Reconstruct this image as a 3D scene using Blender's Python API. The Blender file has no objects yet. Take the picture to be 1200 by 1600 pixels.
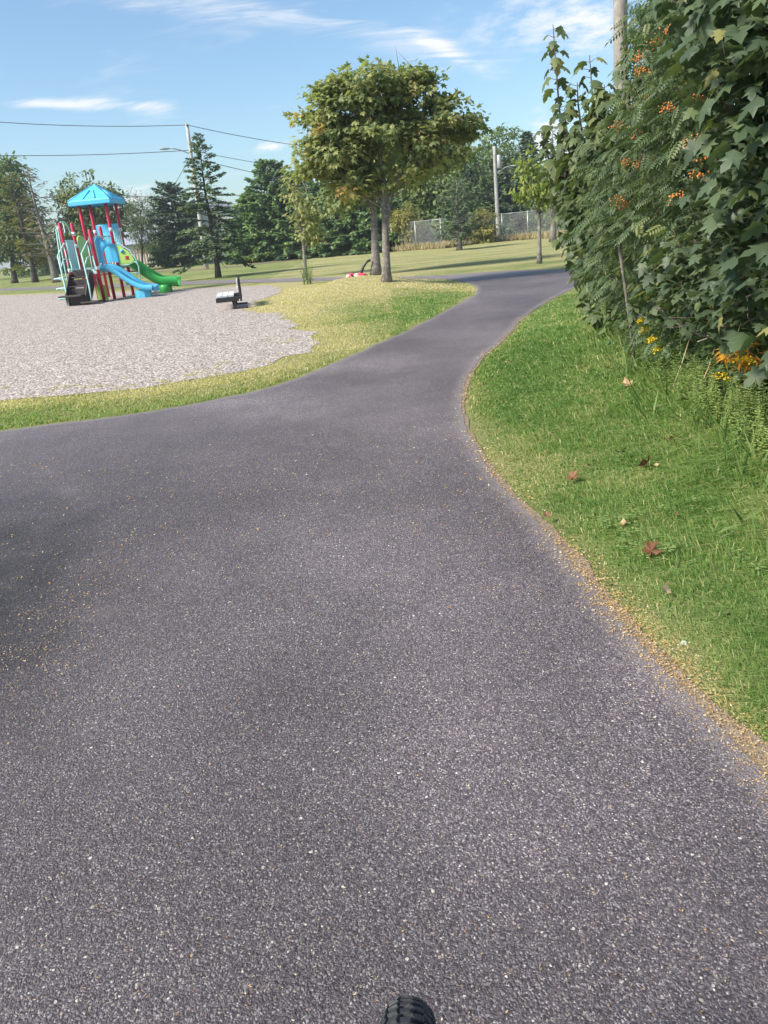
import bpy, math, random
import numpy as np
from mathutils import Vector, Matrix
from mathutils.geometry import delaunay_2d_cdt

S = bpy.context.scene
COL = S.collection
rng = np.random.default_rng(7)
random.seed(7)

# ------------------------------------------------------------------ camera
FPX = 1150.0                       # focal length in pixels of the 1200x1600 photograph
PITCH, ROLL, EYE = math.radians(20.7), math.radians(5.3), 1.4
_F = np.array([0, math.cos(PITCH), -math.sin(PITCH)])
_U0 = np.array([0, math.sin(PITCH), math.cos(PITCH)])
_R0 = np.array([1.0, 0, 0])
_R = _R0 * math.cos(ROLL) - _U0 * math.sin(ROLL)
_U = _U0 * math.cos(ROLL) + _R0 * math.sin(ROLL)
_C = np.array([0, 0, EYE])

cd = bpy.data.cameras.new('camera')
cam = bpy.data.objects.new('camera', cd)
COL.objects.link(cam)
S.camera = cam
M = Matrix.Identity(4)
for i in range(3):
    M[i][0], M[i][1], M[i][2], M[i][3] = _R[i], _U[i], -_F[i], _C[i]
cam.matrix_world = M
cd.sensor_fit = 'VERTICAL'
cd.sensor_height = 36.0
cd.lens = FPX / 1600 * 36
cd.clip_start, cd.clip_end = 0.05, 2000


def ray(px, py):
    d = _F * FPX + _R * (px - 600) - _U * (py - 800)
    return d / np.linalg.norm(d)


def gnd(px, py, z=0.0):
    d = ray(px, py)
    return _C + d * ((z - EYE) / d[2])


def at(px, py, Y):
    d = ray(px, py)
    return _C + d * (Y / d[1])


def dist(px, py, t):
    return _C + ray(px, py) * t


# ------------------------------------------------------------------ light
SUN_EL, SUN_AZ = math.radians(42), math.radians(243)      # azimuth clockwise from +Y: to the left, a little behind the camera
SUN_STRENGTH, SUN_ANGLE, SKY_STRENGTH, EXPOSURE = 3.2, 13.0, 0.086, 1.18
to_sun = Vector((math.sin(SUN_AZ) * math.cos(SUN_EL), math.cos(SUN_AZ) * math.cos(SUN_EL), math.sin(SUN_EL)))
ld = bpy.data.lights.new('sun', 'SUN')
ld.energy, ld.angle, ld.color = SUN_STRENGTH, math.radians(SUN_ANGLE), (1.0, 0.93, 0.82)
sun = bpy.data.objects.new('sun', ld)
COL.objects.link(sun)
sun.rotation_euler = to_sun.to_track_quat('Z', 'Y').to_euler()
S.view_settings.view_transform = 'Standard'
S.view_settings.look = 'None'
S.view_settings.exposure, S.view_settings.gamma = EXPOSURE, 1.0
S.view_settings.use_curve_mapping = False
S.render.engine = 'CYCLES'
S.cycles.max_bounces, S.cycles.transparent_max_bounces = 6, 6
S.cycles.diffuse_bounces, S.cycles.glossy_bounces, S.cycles.transmission_bounces = 3, 2, 4
S.cycles.caustics_reflective = S.cycles.caustics_refractive = False


class NT:
    """tiny node-tree builder"""
    def __init__(self, tree):
        self.t = tree
        tree.nodes.clear()

    def n(self, kind, ins=None, **props):
        nd = self.t.nodes.new(kind)
        for k, v in props.items():
            setattr(nd, k, v)
        for k, v in (ins or {}).items():
            self.put(nd.inputs[k], v)
        return nd

    def put(self, sock, v):
        if isinstance(v, bpy.types.NodeSocket):
            self.t.links.new(v, sock)
        elif hasattr(v, 'outputs'):
            self.t.links.new(v.outputs[0], sock)
        else:
            sock.default_value = v

    def math(self, op, a, b=0.0, c=0.0, clamp=False):
        nd = self.n('ShaderNodeMath', operation=op, use_clamp=clamp)
        for i, v in enumerate((a, b, c)):
            self.put(nd.inputs[i], v)
        return nd.outputs[0]

    def mix(self, fac, a, b, blend='MIX'):
        nd = self.n('ShaderNodeMix', data_type='RGBA', blend_type=blend)
        self.put(nd.inputs[0], fac)
        self.put(nd.inputs[6], a if not isinstance(a, tuple) or len(a) == 4 else (*a, 1))
        self.put(nd.inputs[7], b if not isinstance(b, tuple) or len(b) == 4 else (*b, 1))
        return nd.outputs[2]

    def ramp(self, fac, stops):
        nd = self.n('ShaderNodeValToRGB')
        cr = nd.color_ramp
        while len(cr.elements) < len(stops):
            cr.elements.new(0.5)
        for e, (p, c) in zip(cr.elements, stops):
            e.position, e.color = p, (*c, 1) if len(c) == 3 else c
        self.put(nd.inputs[0], fac)
        return nd.outputs[0]

    def smooth(self, v, lo, hi, a=0.0, b=1.0):
        nd = self.n('ShaderNodeMapRange', interpolation_type='SMOOTHSTEP')
        for i, x in enumerate((v, lo, hi, a, b)):
            self.put(nd.inputs[i], x)
        return nd.outputs[0]

    def noise(self, vec, scale, detail=2.0, rough=0.5, out=0):
        nd = self.n('ShaderNodeTexNoise', {'Scale': scale, 'Detail': detail, 'Roughness': rough})
        if vec is not None:
            self.put(nd.inputs['Vector'], vec)
        return nd.outputs[out]


# the sky: Nishita plus thin cirrus
W = bpy.data.worlds.new('World')
S.world = W
W.use_nodes = True
nt = NT(W.node_tree)
sky = nt.n('ShaderNodeTexSky', sky_type='NISHITA', sun_disc=False, sun_elevation=SUN_EL, sun_rotation=SUN_AZ,
           altitude=50, air_density=1.0, dust_density=1.3, ozone_density=1.3)
direction = nt.n('ShaderNodeTexCoord').outputs['Generated']
sep = nt.n('ShaderNodeSeparateXYZ', {0: direction})
up = nt.math('MAXIMUM', sep.outputs[2], 0.0)
inv = nt.math('DIVIDE', 1.0, nt.math('ADD', up, 0.18))
dome = nt.n('ShaderNodeVectorMath', {0: direction, 1: inv}, operation='MULTIPLY')
stretch = nt.n('ShaderNodeMapping', {'Vector': dome.outputs[0], 'Rotation': (0, 0, 0.35), 'Scale': (0.9, 2.6, 0.6)})
wisp = nt.n('ShaderNodeTexNoise', {'Vector': stretch.outputs[0], 'Scale': 2.3, 'Detail': 7.0, 'Roughness': 0.62, 'Distortion': 0.7})
wispv = wisp.outputs[0]
puffv = nt.noise(dome.outputs[0], 9.0, 5.0, 0.6)
cloud = nt.math('MULTIPLY', nt.smooth(wispv, 0.56, 0.85), 0.25)
for px, py, sx, sy, tilt, gain, src in [
        (640, 70, 0.11, 0.022, -0.28, 0.75, wispv), (400, 15, 0.13, 0.018, -0.12, 1.1, wispv), (120, 163, 0.13, 0.007, -0.06, 1.1, wispv),
        (245, 168, 0.04, 0.012, 0.1, 0.9, wispv), (870, 15, 0.11, 0.045, 0.1, 0.8, puffv), (925, 45, 0.05, 0.03, 0.0, 0.6, puffv),
        (424, 226, 0.026, 0.008, 0.05, 1.7, puffv), (200, 320, 0.05, 0.02, 0.0, 1.5, puffv), (860, 225, 0.035, 0.03, 0.0, 2.0, puffv),
        (60, 420, 0.3, 0.05, 0.0, 0.7, puffv), (690, 75, 0.05, 0.012, -0.5, 1.2, wispv)]:
    c = ray(px, py)
    rr = np.cross(c, (0, 0, 1)); rr /= np.linalg.norm(rr)
    uu = np.cross(rr, c)
    ax = rr * math.cos(tilt) + uu * math.sin(tilt)
    ay = uu * math.cos(tilt) - rr * math.sin(tilt)
    d = nt.n('ShaderNodeVectorMath', {0: direction, 1: tuple(c)}, operation='SUBTRACT')
    a = nt.n('ShaderNodeVectorMath', {0: d.outputs[0], 1: tuple(ax / sx)}, operation='DOT_PRODUCT').outputs['Value']
    b = nt.n('ShaderNodeVectorMath', {0: d.outputs[0], 1: tuple(ay / sy)}, operation='DOT_PRODUCT').outputs['Value']
    r2 = nt.math('ADD', nt.math('MULTIPLY', a, a), nt.math('MULTIPLY', b, b))
    g = nt.math('EXPONENT', nt.math('MULTIPLY', r2, -0.7))
    ed = nt.smooth(nt.math('ADD', src, nt.math('MULTIPLY', g, 0.3)), 0.60, 0.95)
    cloud = nt.math('ADD', cloud, nt.math('MULTIPLY', nt.math('MULTIPLY', ed, g), gain * 0.8))
cloud = nt.math('MINIMUM', cloud, 0.9)
skyc = nt.mix(1.0, sky.outputs[0], (0.83, 0.955, 1.0, 1), 'MULTIPLY')
skyc = nt.mix(cloud, skyc, (5.4, 5.45, 5.6, 1))
bg = nt.n('ShaderNodeBackground', {'Color': skyc, 'Strength': SKY_STRENGTH})
nt.n('ShaderNodeOutputWorld', {'Surface': bg})


# ------------------------------------------------------------------ geometry helpers
def ortho(d):
    d = np.asarray(d, float)
    d = d / np.linalg.norm(d)
    a = np.array([0, 0, 1.0]) if abs(d[2]) < 0.9 else np.array([1.0, 0, 0])
    s = np.cross(d, a); s /= np.linalg.norm(s)
    return d, s, np.cross(s, d)


class Geo:
    """collects triangles and quads, then links them as ONE mesh object"""
    def __init__(self):
        self.V, self.T, self.Q, self.nv = [], [], [], 0
        self.tt, self.tq, self.mt, self.mq = [], [], [], []

    def add(self, V, tris=None, quads=None, tint=0.5, m=0):
        V = np.asarray(V, float).reshape(-1, 3)
        for F, store, ts, ms in ((tris, self.T, self.tt, self.mt), (quads, self.Q, self.tq, self.mq)):
            if F is not None and len(F):
                F = np.asarray(F, np.int64)
                store.append(F + self.nv)
                ts.append(np.broadcast_to(np.asarray(tint, float), (len(F),)).copy())
                ms.append(np.full(len(F), m))
        self.V.append(V)
        self.nv += len(V)
        return self

    def box(self, c, s, rz=0.0, m=0, tint=0.5, R=None):
        x, y, z = (0.5 * k for k in s)
        V = np.array([(a, b, d) for d in (-z, z) for b in (-y, y) for a in (-x, x)])
        if R is None:
            R = np.array([[math.cos(rz), -math.sin(rz), 0], [math.sin(rz), math.cos(rz), 0], [0, 0, 1]])
        return self.add(V @ np.asarray(R).T + np.array(c), quads=[(0, 2, 3, 1), (4, 5, 7, 6), (0, 1, 5, 4), (2, 6, 7, 3), (0, 4, 6, 2), (1, 3, 7, 5)], m=m, tint=tint)

    def bar(self, a, b, w, h, m=0, tint=0.5):
        a, b = np.array(a, float), np.array(b, float)
        d, s, u = ortho(b - a)
        return self.box((a + b) / 2, (w, np.linalg.norm(b - a), h), R=np.stack([s, d, u], 1), m=m, tint=tint)

    def tube(self, pts, rad, n=8, m=0, tint=0.5, cap=True):
        P = np.array(pts, float)
        k = len(P)
        r = np.broadcast_to(np.asarray(rad, float), (k,))
        tg = np.gradient(P, axis=0)
        d, s, u = ortho(tg[0])
        rings = []
        ang = np.linspace(0, 2 * math.pi, n, endpoint=False)
        for i in range(k):
            d = tg[i] / (np.linalg.norm(tg[i]) + 1e-12)
            s = s - d * (s @ d); s /= np.linalg.norm(s)
            u = np.cross(s, d)
            rings.append(P[i] + r[i] * (np.cos(ang)[:, None] * s + np.sin(ang)[:, None] * u))
        V = np.concatenate(rings)
        j = np.arange(n); j2 = (j + 1) % n
        Q = np.concatenate([np.stack([i * n + j, i * n + j2, (i + 1) * n + j2, (i + 1) * n + j], 1) for i in range(k - 1)])
        T = None
        if cap:
            T = [(0, a + 1, a) for a in range(1, n - 1)] + [((k - 1) * n, (k - 1) * n + a, (k - 1) * n + a + 1) for a in range(1, n - 1)]
        return self.add(V, tris=T, quads=Q, m=m, tint=tint)

    def grid(self, P, closed_u=False, m=0, tint=0.5):
        P = np.asarray(P, float)
        a, b = P.shape[:2]
        i = np.arange(a - 1)[:, None]
        j = np.arange(b if closed_u else b - 1)[None]
        j2 = (j + 1) % b
        Q = np.stack(np.broadcast_arrays(i * b + j, i * b + j2, (i + 1) * b + j2, (i + 1) * b + j), -1).reshape(-1, 4)
        return self.add(P.reshape(-1, 3), quads=Q, m=m, tint=tint)

    def prism(self, poly, y0, y1, axis=1, m=0):
        """a polygon of (a, b) pairs extruded along an axis (0 x, 1 y, 2 z); star-shaped about its mean"""
        poly = np.asarray(poly, float)
        n = len(poly)
        def lift(t):
            o = np.full((n + 1, 3), float(t))
            q = np.vstack([poly, poly.mean(0)])
            k = [i for i in range(3) if i != axis]
            o[:, k[0]], o[:, k[1]] = q[:, 0], q[:, 1]
            return o
        V = np.vstack([lift(y0), lift(y1)])
        i = np.arange(n); i2 = (i + 1) % n
        T = np.concatenate([np.stack([np.full(n, n), i, i2], 1), np.stack([np.full(n, 2 * n + 1), n + 1 + i2, n + 1 + i], 1)])
        return self.add(V, tris=T, quads=np.stack([i, n + 1 + i, n + 1 + i2, i2], 1), m=m)

    def ball(self, c, r, n=10, k=6, m=0, z0=-1.0, tint=0.5):
        th = np.linspace(0, 2 * math.pi, n, endpoint=False)
        ph = np.linspace(math.asin(z0), math.pi / 2, k)
        r = np.broadcast_to(np.asarray(r, float), (3,))
        P = np.stack([np.cos(ph)[:, None] * np.cos(th), np.cos(ph)[:, None] * np.sin(th), np.sin(ph)[:, None] * np.ones(n)], -1)
        return self.grid(P * r + np.array(c), True, m=m, tint=tint)

    def inst(self, tpl, pos, d, nrm, scale, tint=0.5, m=0):
        """copies of a template: x across, y towards the tip, z the upper face"""
        TV, TF = tpl
        pos, d, nrm = (np.asarray(a, float).reshape(-1, 3) for a in (pos, d, nrm))
        n = len(pos)
        d = d / (np.linalg.norm(d, axis=1, keepdims=True) + 1e-9)
        x = np.cross(d, nrm)
        x /= np.linalg.norm(x, axis=1, keepdims=True) + 1e-9
        z = np.cross(x, d)
        s = np.broadcast_to(np.asarray(scale, float), (n,))[:, None, None]
        L = TV[None] * s
        V = pos[:, None] + L[..., 0:1] * x[:, None] + L[..., 1:2] * d[:, None] + L[..., 2:3] * z[:, None]
        F = (TF[None] + (np.arange(n) * len(TV))[:, None, None]).reshape(-1, 3)
        return self.add(V, tris=F, tint=np.repeat(np.broadcast_to(np.asarray(tint, float), (n,)), len(TF)), m=m)

    def mesh(self, name, mats, smooth=False):
        me = bpy.data.meshes.new(name)
        V = np.concatenate(self.V)
        T = np.concatenate(self.T) if self.T else np.zeros((0, 3), int)
        Q = np.concatenate(self.Q) if self.Q else np.zeros((0, 4), int)
        me.vertices.add(len(V))
        me.vertices.foreach_set('co', V.astype(np.float32).ravel())
        me.loops.add(T.size + Q.size)
        me.loops.foreach_set('vertex_index', np.concatenate([T.ravel(), Q.ravel()]).astype(np.int32))
        me.polygons.add(len(T) + len(Q))
        me.polygons.foreach_set('loop_start', np.concatenate([np.arange(len(T)) * 3, T.size + np.arange(len(Q)) * 4]).astype(np.int32))
        tint = np.concatenate(self.tt + self.tq)
        mi = np.concatenate(self.mt + self.mq)
        me.polygons.foreach_set('material_index', mi.astype(np.int32))
        me.polygons.foreach_set('use_smooth', np.full(len(mi), smooth))
        me.attributes.new('tint', 'FLOAT', 'FACE').data.foreach_set('value', tint.astype(np.float32))
        for mt in (mats if isinstance(mats, (list, tuple)) else [mats]):
            me.materials.append(mt)
        me.update(calc_edges=True)
        return me

    def build(self, name, mats, parent=None, smooth=False, bevel=0.0, label=None, stuff=False):
        o = bpy.data.objects.new(name, self.mesh(name, mats, smooth))
        COL.objects.link(o)
        if parent is not None:
            o.parent = parent
        if bevel:
            b = o.modifiers.new('bevel', 'BEVEL')
            b.width, b.segments, b.limit_method, b.angle_limit = bevel, 2, 'ANGLE', 0.6
        if label:
            o['label'] = label
        if stuff:
            o['kind'] = 'stuff'
        return o


def tag(o, label=None, cat=None, group=None, kind=None):
    for k, v in (('label', label), ('category', cat), ('group', group), ('kind', kind)):
        if v:
            o[k] = v
    return o


def empty(name, loc, label, cat, group=None, rz=0.0):
    o = bpy.data.objects.new(name, None)
    COL.objects.link(o)
    o.location = Vector(loc)
    o.rotation_euler.z = rz
    o.empty_display_size = 0.2
    return tag(o, label, cat, group)


def unit(v):
    v = np.asarray(v, float)
    return v / (np.linalg.norm(v, axis=-1, keepdims=True) + 1e-9)


def rdir(n):
    return unit(rng.normal(size=(n, 3)))


def vnoise(x, y, seed=0):
    """smooth value noise in 0..1"""
    x, y = np.asarray(x, float), np.asarray(y, float)
    xi, yi = np.floor(x).astype(np.int64), np.floor(y).astype(np.int64)
    fx, fy = x - xi, y - yi
    fx, fy = fx * fx * (3 - 2 * fx), fy * fy * (3 - 2 * fy)
    def h(a, b):
        v = np.sin(a * 127.1 + b * 311.7 + seed * 74.7) * 43758.5453
        return v - np.floor(v)
    return (h(xi, yi) * (1 - fx) + h(xi + 1, yi) * fx) * (1 - fy) + (h(xi, yi + 1) * (1 - fx) + h(xi + 1, yi + 1) * fx) * fy


def fbm(x, y, seed=0):
    return (vnoise(x, y, seed) + 0.5 * vnoise(x * 2.1, y * 2.1, seed + 1) + 0.25 * vnoise(x * 4.3, y * 4.3, seed + 2)) / 1.75


def sstep(x, a, b):
    t = np.clip((x - a) / (b - a), 0, 1)
    return t * t * (3 - 2 * t)


# ------------------------------------------------------------------ materials
def new_mat(name):
    m = bpy.data.materials.new(name)
    m.use_nodes = True
    return m, NT(m.node_tree)


def finish(t, bsdf):
    t.n('ShaderNodeOutputMaterial', {'Surface': bsdf})


def plain(name, col, rough=0.5, metal=0.0, var=0.12, scale=6.0, bump=0.0, bscale=60.0, stretch=(1, 1, 1)):
    m, t = new_mat(name)
    co = t.n('ShaderNodeTexCoord').outputs['Object']
    mp = t.n('ShaderNodeMapping', {'Vector': co, 'Scale': stretch})
    nz = t.noise(mp.outputs[0], scale, 4.0, 0.6)
    c = t.mix(nz, tuple(k * (1 - var) for k in col), tuple(min(1, k * (1 + var)) for k in col))
    b = t.n('ShaderNodeBsdfPrincipled', {'Base Color': c, 'Roughness': rough, 'Metallic': metal})
    if bump:
        bn = t.n('ShaderNodeBump', {'Height': t.noise(mp.outputs[0], bscale, 3.0), 'Strength': bump, 'Distance': 0.02})
        t.put(b.inputs['Normal'], bn)
    finish(t, b)
    return m


def leafy(name, stops, trans=0.3, rough=0.45, spec=0.35, patch=0.0):
    m, t = new_mat(name)
    a = t.n('ShaderNodeAttribute', attribute_name='tint').outputs['Fac']
    c = t.ramp(a, stops)
    geo = t.n('ShaderNodeNewGeometry')
    back = t.mix(1.0, c, (1.15, 1.15, 1.2, 1), 'MULTIPLY')
    c2 = t.mix(geo.outputs['Backfacing'], c, back)
    b = t.n('ShaderNodeBsdfPrincipled', {'Base Color': c2, 'Roughness': rough, 'Specular IOR Level': spec})
    tr = t.n('ShaderNodeBsdfTranslucent', {'Color': t.mix(1.0, c, (1.3, 1.35, 0.7, 1), 'MULTIPLY')})
    mx = t.n('ShaderNodeMixShader', {0: trans, 1: b, 2: tr})
    finish(t, mx)
    return m


def bark(name, dark, light, scale=9.0, patchy=0.0):
    m, t = new_mat(name)
    co = t.n('ShaderNodeTexCoord').outputs['Object']
    mp = t.n('ShaderNodeMapping', {'Vector': co, 'Scale': (1, 1, 0.25)})
    n1 = t.noise(mp.outputs[0], scale * 3, 5.0, 0.65)
    n2 = t.noise(co, scale * 0.5, 3.0)
    c = t.ramp(t.math('MULTIPLY_ADD', n2, 0.5, t.math('MULTIPLY', n1, 0.6)), [(0.35, dark), (0.7, light)])
    if patchy:
        c = t.mix(t.smooth(t.noise(co, 14.0, 3.0), 0.56, 0.64, 0, patchy), c, (0.42, 0.41, 0.36, 1))
    b = t.n('ShaderNodeBsdfPrincipled', {'Base Color': c, 'Roughness': 0.9})
    t.put(b.inputs['Normal'], t.n('ShaderNodeBump', {'Height': n1, 'Strength': 0.7, 'Distance': 0.02}))
    finish(t, b)
    return m


def asphalt_mat():
    m, t = new_mat('asphalt')
    co = t.n('ShaderNodeTexCoord').outputs['Object']
    wob = t.n('ShaderNodeVectorMath', {0: t.noise(co, 90.0, 1.0, out=1), 1: (0.006, 0.006, 0.006)}, operation='MULTIPLY')
    pos = t.n('ShaderNodeVectorMath', {0: co, 1: wob.outputs[0]}, operation='ADD').outputs[0]
    v1 = t.n('ShaderNodeTexVoronoi', {'Vector': pos, 'Scale': 155.0, 'Randomness': 1.0})
    v2 = t.n('ShaderNodeTexVoronoi', {'Vector': pos, 'Scale': 310.0, 'Randomness': 1.0})
    s1 = t.n('ShaderNodeSeparateColor', {0: v1.outputs['Color']})
    s2 = t.n('ShaderNodeSeparateColor', {0: v2.outputs['Color']})
    chip = t.ramp(s1.outputs[0], [(0.0, (0.055, 0.044, 0.050)), (0.45, (0.104, 0.086, 0.096)), (0.72, (0.175, 0.152, 0.160)), (0.88, (0.28, 0.255, 0.26)), (0.965, (0.37, 0.345, 0.325)), (1.0, (0.70, 0.66, 0.58))])
    warm = t.math('MULTIPLY', t.math('GREATER_THAN', s1.outputs[1], 0.9), 0.55)
    chip = t.mix(warm, chip, (0.20, 0.145, 0.10, 1))
    small = t.ramp(s2.outputs[0], [(0.0, (0.052, 0.043, 0.050)), (0.6, (0.098, 0.084, 0.092)), (0.9, (0.18, 0.165, 0.170)), (1.0, (0.42, 0.39, 0.35))])
    seen = t.math('GREATER_THAN', s1.outputs[2], 0.36)
    gap = t.smooth(v1.outputs['Distance'], 0.28, 0.52)
    c = t.mix(t.math('MULTIPLY', seen, t.math('SUBTRACT', 1.0, gap)), small, chip)
    v3 = t.n('ShaderNodeTexVoronoi', {'Vector': pos, 'Scale': 88.0, 'Randomness': 1.0})
    s3 = t.n('ShaderNodeSeparateColor', {0: v3.outputs['Color']})
    stone = t.ramp(s3.outputs[1], [(0.0, (0.17, 0.16, 0.175)), (0.5, (0.26, 0.25, 0.26)), (0.8, (0.36, 0.30, 0.24)), (1.0, (0.70, 0.67, 0.60))])
    c = t.mix(t.math('MULTIPLY', t.math('GREATER_THAN', s3.outputs[0], 0.86), t.smooth(v3.outputs['Distance'], 0.30, 0.40, 1.0, 0.0)), c, stone)
    pit = t.math('MULTIPLY', t.math('LESS_THAN', s3.outputs[2], 0.40), t.smooth(v3.outputs['Distance'], 0.25, 0.5, 0.62, 0.0))
    c = t.mix(pit, c, (0.030, 0.025, 0.030, 1))
    # paler worn areas, darker patches, dust, a band of debris stains
    big = t.noise(co, 0.55, 4.0, 0.55)
    mid = t.noise(co, 3.2, 4.0, 0.6)
    tone = t.math('MULTIPLY_ADD', t.smooth(big, 0.3, 0.7), 0.42, t.math('MULTIPLY_ADD', mid, 0.35, 0.62))
    c = t.mix(1.0, c, t.n('ShaderNodeCombineColor', {0: tone, 1: tone, 2: tone}), 'MULTIPLY')
    dust = t.smooth(t.noise(co, 1.3, 5.0, 0.62), 0.58, 0.82, 0.0, 0.42)
    edge = t.n('ShaderNodeAttribute', attribute_name='edge').outputs['Fac']
    rag = t.math('MULTIPLY_ADD', t.noise(co, 22.0, 3.0), 0.12, edge)
    tone_patch = t.n('ShaderNodeAttribute', attribute_name='tone_patch').outputs['Fac']
    wk = t.math('MULTIPLY', tone_patch, t.math('MULTIPLY_ADD', mid, 1.4, 0.25))
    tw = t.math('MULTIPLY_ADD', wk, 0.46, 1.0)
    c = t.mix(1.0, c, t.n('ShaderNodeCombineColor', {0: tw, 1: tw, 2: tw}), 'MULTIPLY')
    dust = t.math('MAXIMUM', dust, t.smooth(rag, 0.03, 0.19, 0.72, 0.0))
    dust = t.math('MULTIPLY', dust, t.math('MULTIPLY_ADD', s2.outputs[1], 0.8, 0.4))
    c = t.mix(dust, c, (0.27, 0.25, 0.24, 1))
    c = t.mix(1.0, c, (1.02, 0.975, 0.985, 1), 'MULTIPLY')
    hgt = t.math('MULTIPLY_ADD', t.math('SUBTRACT', 1.0, v1.outputs['Distance']), t.math('MULTIPLY_ADD', s1.outputs[0], 0.6, 0.5), t.math('MULTIPLY', v2.outputs['Distance'], -0.5))
    b = t.n('ShaderNodeBsdfPrincipled', {'Base Color': c, 'Roughness': 0.62, 'Specular IOR Level': 0.45})
    t.put(b.inputs['Normal'], t.n('ShaderNodeBump', {'Height': hgt, 'Strength': 0.6, 'Distance': 0.006}))
    finish(t, b)
    return m


def gravel_mat():
    m, t = new_mat('pea_gravel')
    co = t.n('ShaderNodeTexCoord').outputs['Object']
    v = t.n('ShaderNodeTexVoronoi', {'Vector': co, 'Scale': 34.0})
    sp = t.n('ShaderNodeSeparateColor', {0: v.outputs['Color']})
    c = t.ramp(sp.outputs[0], [(0.0, (0.26, 0.205, 0.18)), (0.4, (0.44, 0.375, 0.34)), (0.75, (0.56, 0.49, 0.45)), (1.0, (0.76, 0.70, 0.64))])
    c = t.mix(t.smooth(v.outputs['Distance'], 0.35, 0.62, 0, 0.6), c, (0.14, 0.115, 0.10, 1))
    dim = t.noise(co, 2.4, 4.0, 0.6)
    dimple = t.n('ShaderNodeTexVoronoi', {'Vector': co, 'Scale': 5.5}, feature='SMOOTH_F1').outputs['Distance']
    k = t.math('MULTIPLY_ADD', dim, 0.35, 0.84)
    c = t.mix(1.0, c, t.n('ShaderNodeCombineColor', {0: k, 1: k, 2: k}), 'MULTIPLY')
    h = t.math('ADD', t.math('MULTIPLY', v.outputs['Distance'], -0.5), t.math('ADD', t.math('MULTIPLY', dimple, 0.9), t.math('MULTIPLY', t.noise(co, 9.0, 3.0), 1.0)))
    b = t.n('ShaderNodeBsdfPrincipled', {'Base Color': c, 'Roughness': 0.9, 'Specular IOR Level': 0.2})
    t.put(b.inputs['Normal'], t.n('ShaderNodeBump', {'Height': h, 'Strength': 0.9, 'Distance': 0.03}))
    finish(t, b)
    return m


def lawn_mat():
    m, t = new_mat('lawn')
    co = t.n('ShaderNodeTexCoord').outputs['Object']
    dry = t.n('ShaderNodeAttribute', attribute_name='dry').outputs['Fac']
    soil = t.n('ShaderNodeAttribute', attribute_name='soil').outputs['Fac']
    n1 = t.noise(co, 0.55, 5.0, 0.6)
    n2 = t.noise(co, 6.0, 4.0, 0.65)
    n3 = t.noise(co, 70.0, 3.0, 0.7)
    streak = t.noise(t.n('ShaderNodeMapping', {'Vector': co, 'Rotation': (0, 0, 0.25), 'Scale': (0.16, 1.1, 1)}).outputs[0], 0.6, 4.0, 0.6)
    g = t.ramp(t.math('MULTIPLY_ADD', n2, 0.5, t.math('MULTIPLY', n3, 0.5)), [(0.3, (0.095, 0.135, 0.038)), (0.55, (0.19, 0.245, 0.072)), (0.75, (0.29, 0.33, 0.115))])
    y = t.ramp(t.math('MULTIPLY_ADD', n2, 0.45, t.math('MULTIPLY', n3, 0.55)), [(0.3, (0.30, 0.265, 0.115)), (0.55, (0.47, 0.42, 0.20)), (0.75, (0.60, 0.54, 0.30))])
    f = t.math('ADD', t.math('MULTIPLY', dry, 1.0), t.math('ADD', t.math('MULTIPLY_ADD', n1, 0.9, -0.5), t.math('MULTIPLY_ADD', streak, 1.3, -0.62)))
    c = t.mix(t.smooth(f, 0.05, 0.95), g, y)
    c = t.mix(t.math('MULTIPLY', soil, t.math('MULTIPLY_ADD', n2, 0.8, 0.5), clamp=True), c, (0.095, 0.068, 0.045, 1))
    b = t.n('ShaderNodeBsdfPrincipled', {'Base Color': c, 'Roughness': 0.9, 'Specular IOR Level': 0.15})
    t.put(b.inputs['Normal'], t.n('ShaderNodeBump', {'Height': t.math('ADD', n3, n2), 'Strength': 0.8, 'Distance': 0.05}))
    finish(t, b)
    return m


def dirt_mat():
    m, t = new_mat('shoulder_dirt')
    co = t.n('ShaderNodeTexCoord').outputs['Object']
    n1, n2 = t.noise(co, 60.0, 4.0, 0.7), t.noise(co, 5.0, 4.0, 0.6)
    c = t.ramp(n1, [(0.3, (0.13, 0.10, 0.08)), (0.52, (0.24, 0.19, 0.145)), (0.7, (0.38, 0.32, 0.26))])
    c = t.mix(t.smooth(n2, 0.45, 0.7, 0, 0.7), c, (0.30, 0.21, 0.10, 1))
    b = t.n('ShaderNodeBsdfPrincipled', {'Base Color': c, 'Roughness': 0.95, 'Specular IOR Level': 0.1})
    t.put(b.inputs['Normal'], t.n('ShaderNodeBump', {'Height': n1, 'Strength': 0.8, 'Distance': 0.01}))
    finish(t, b)
    return m


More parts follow.
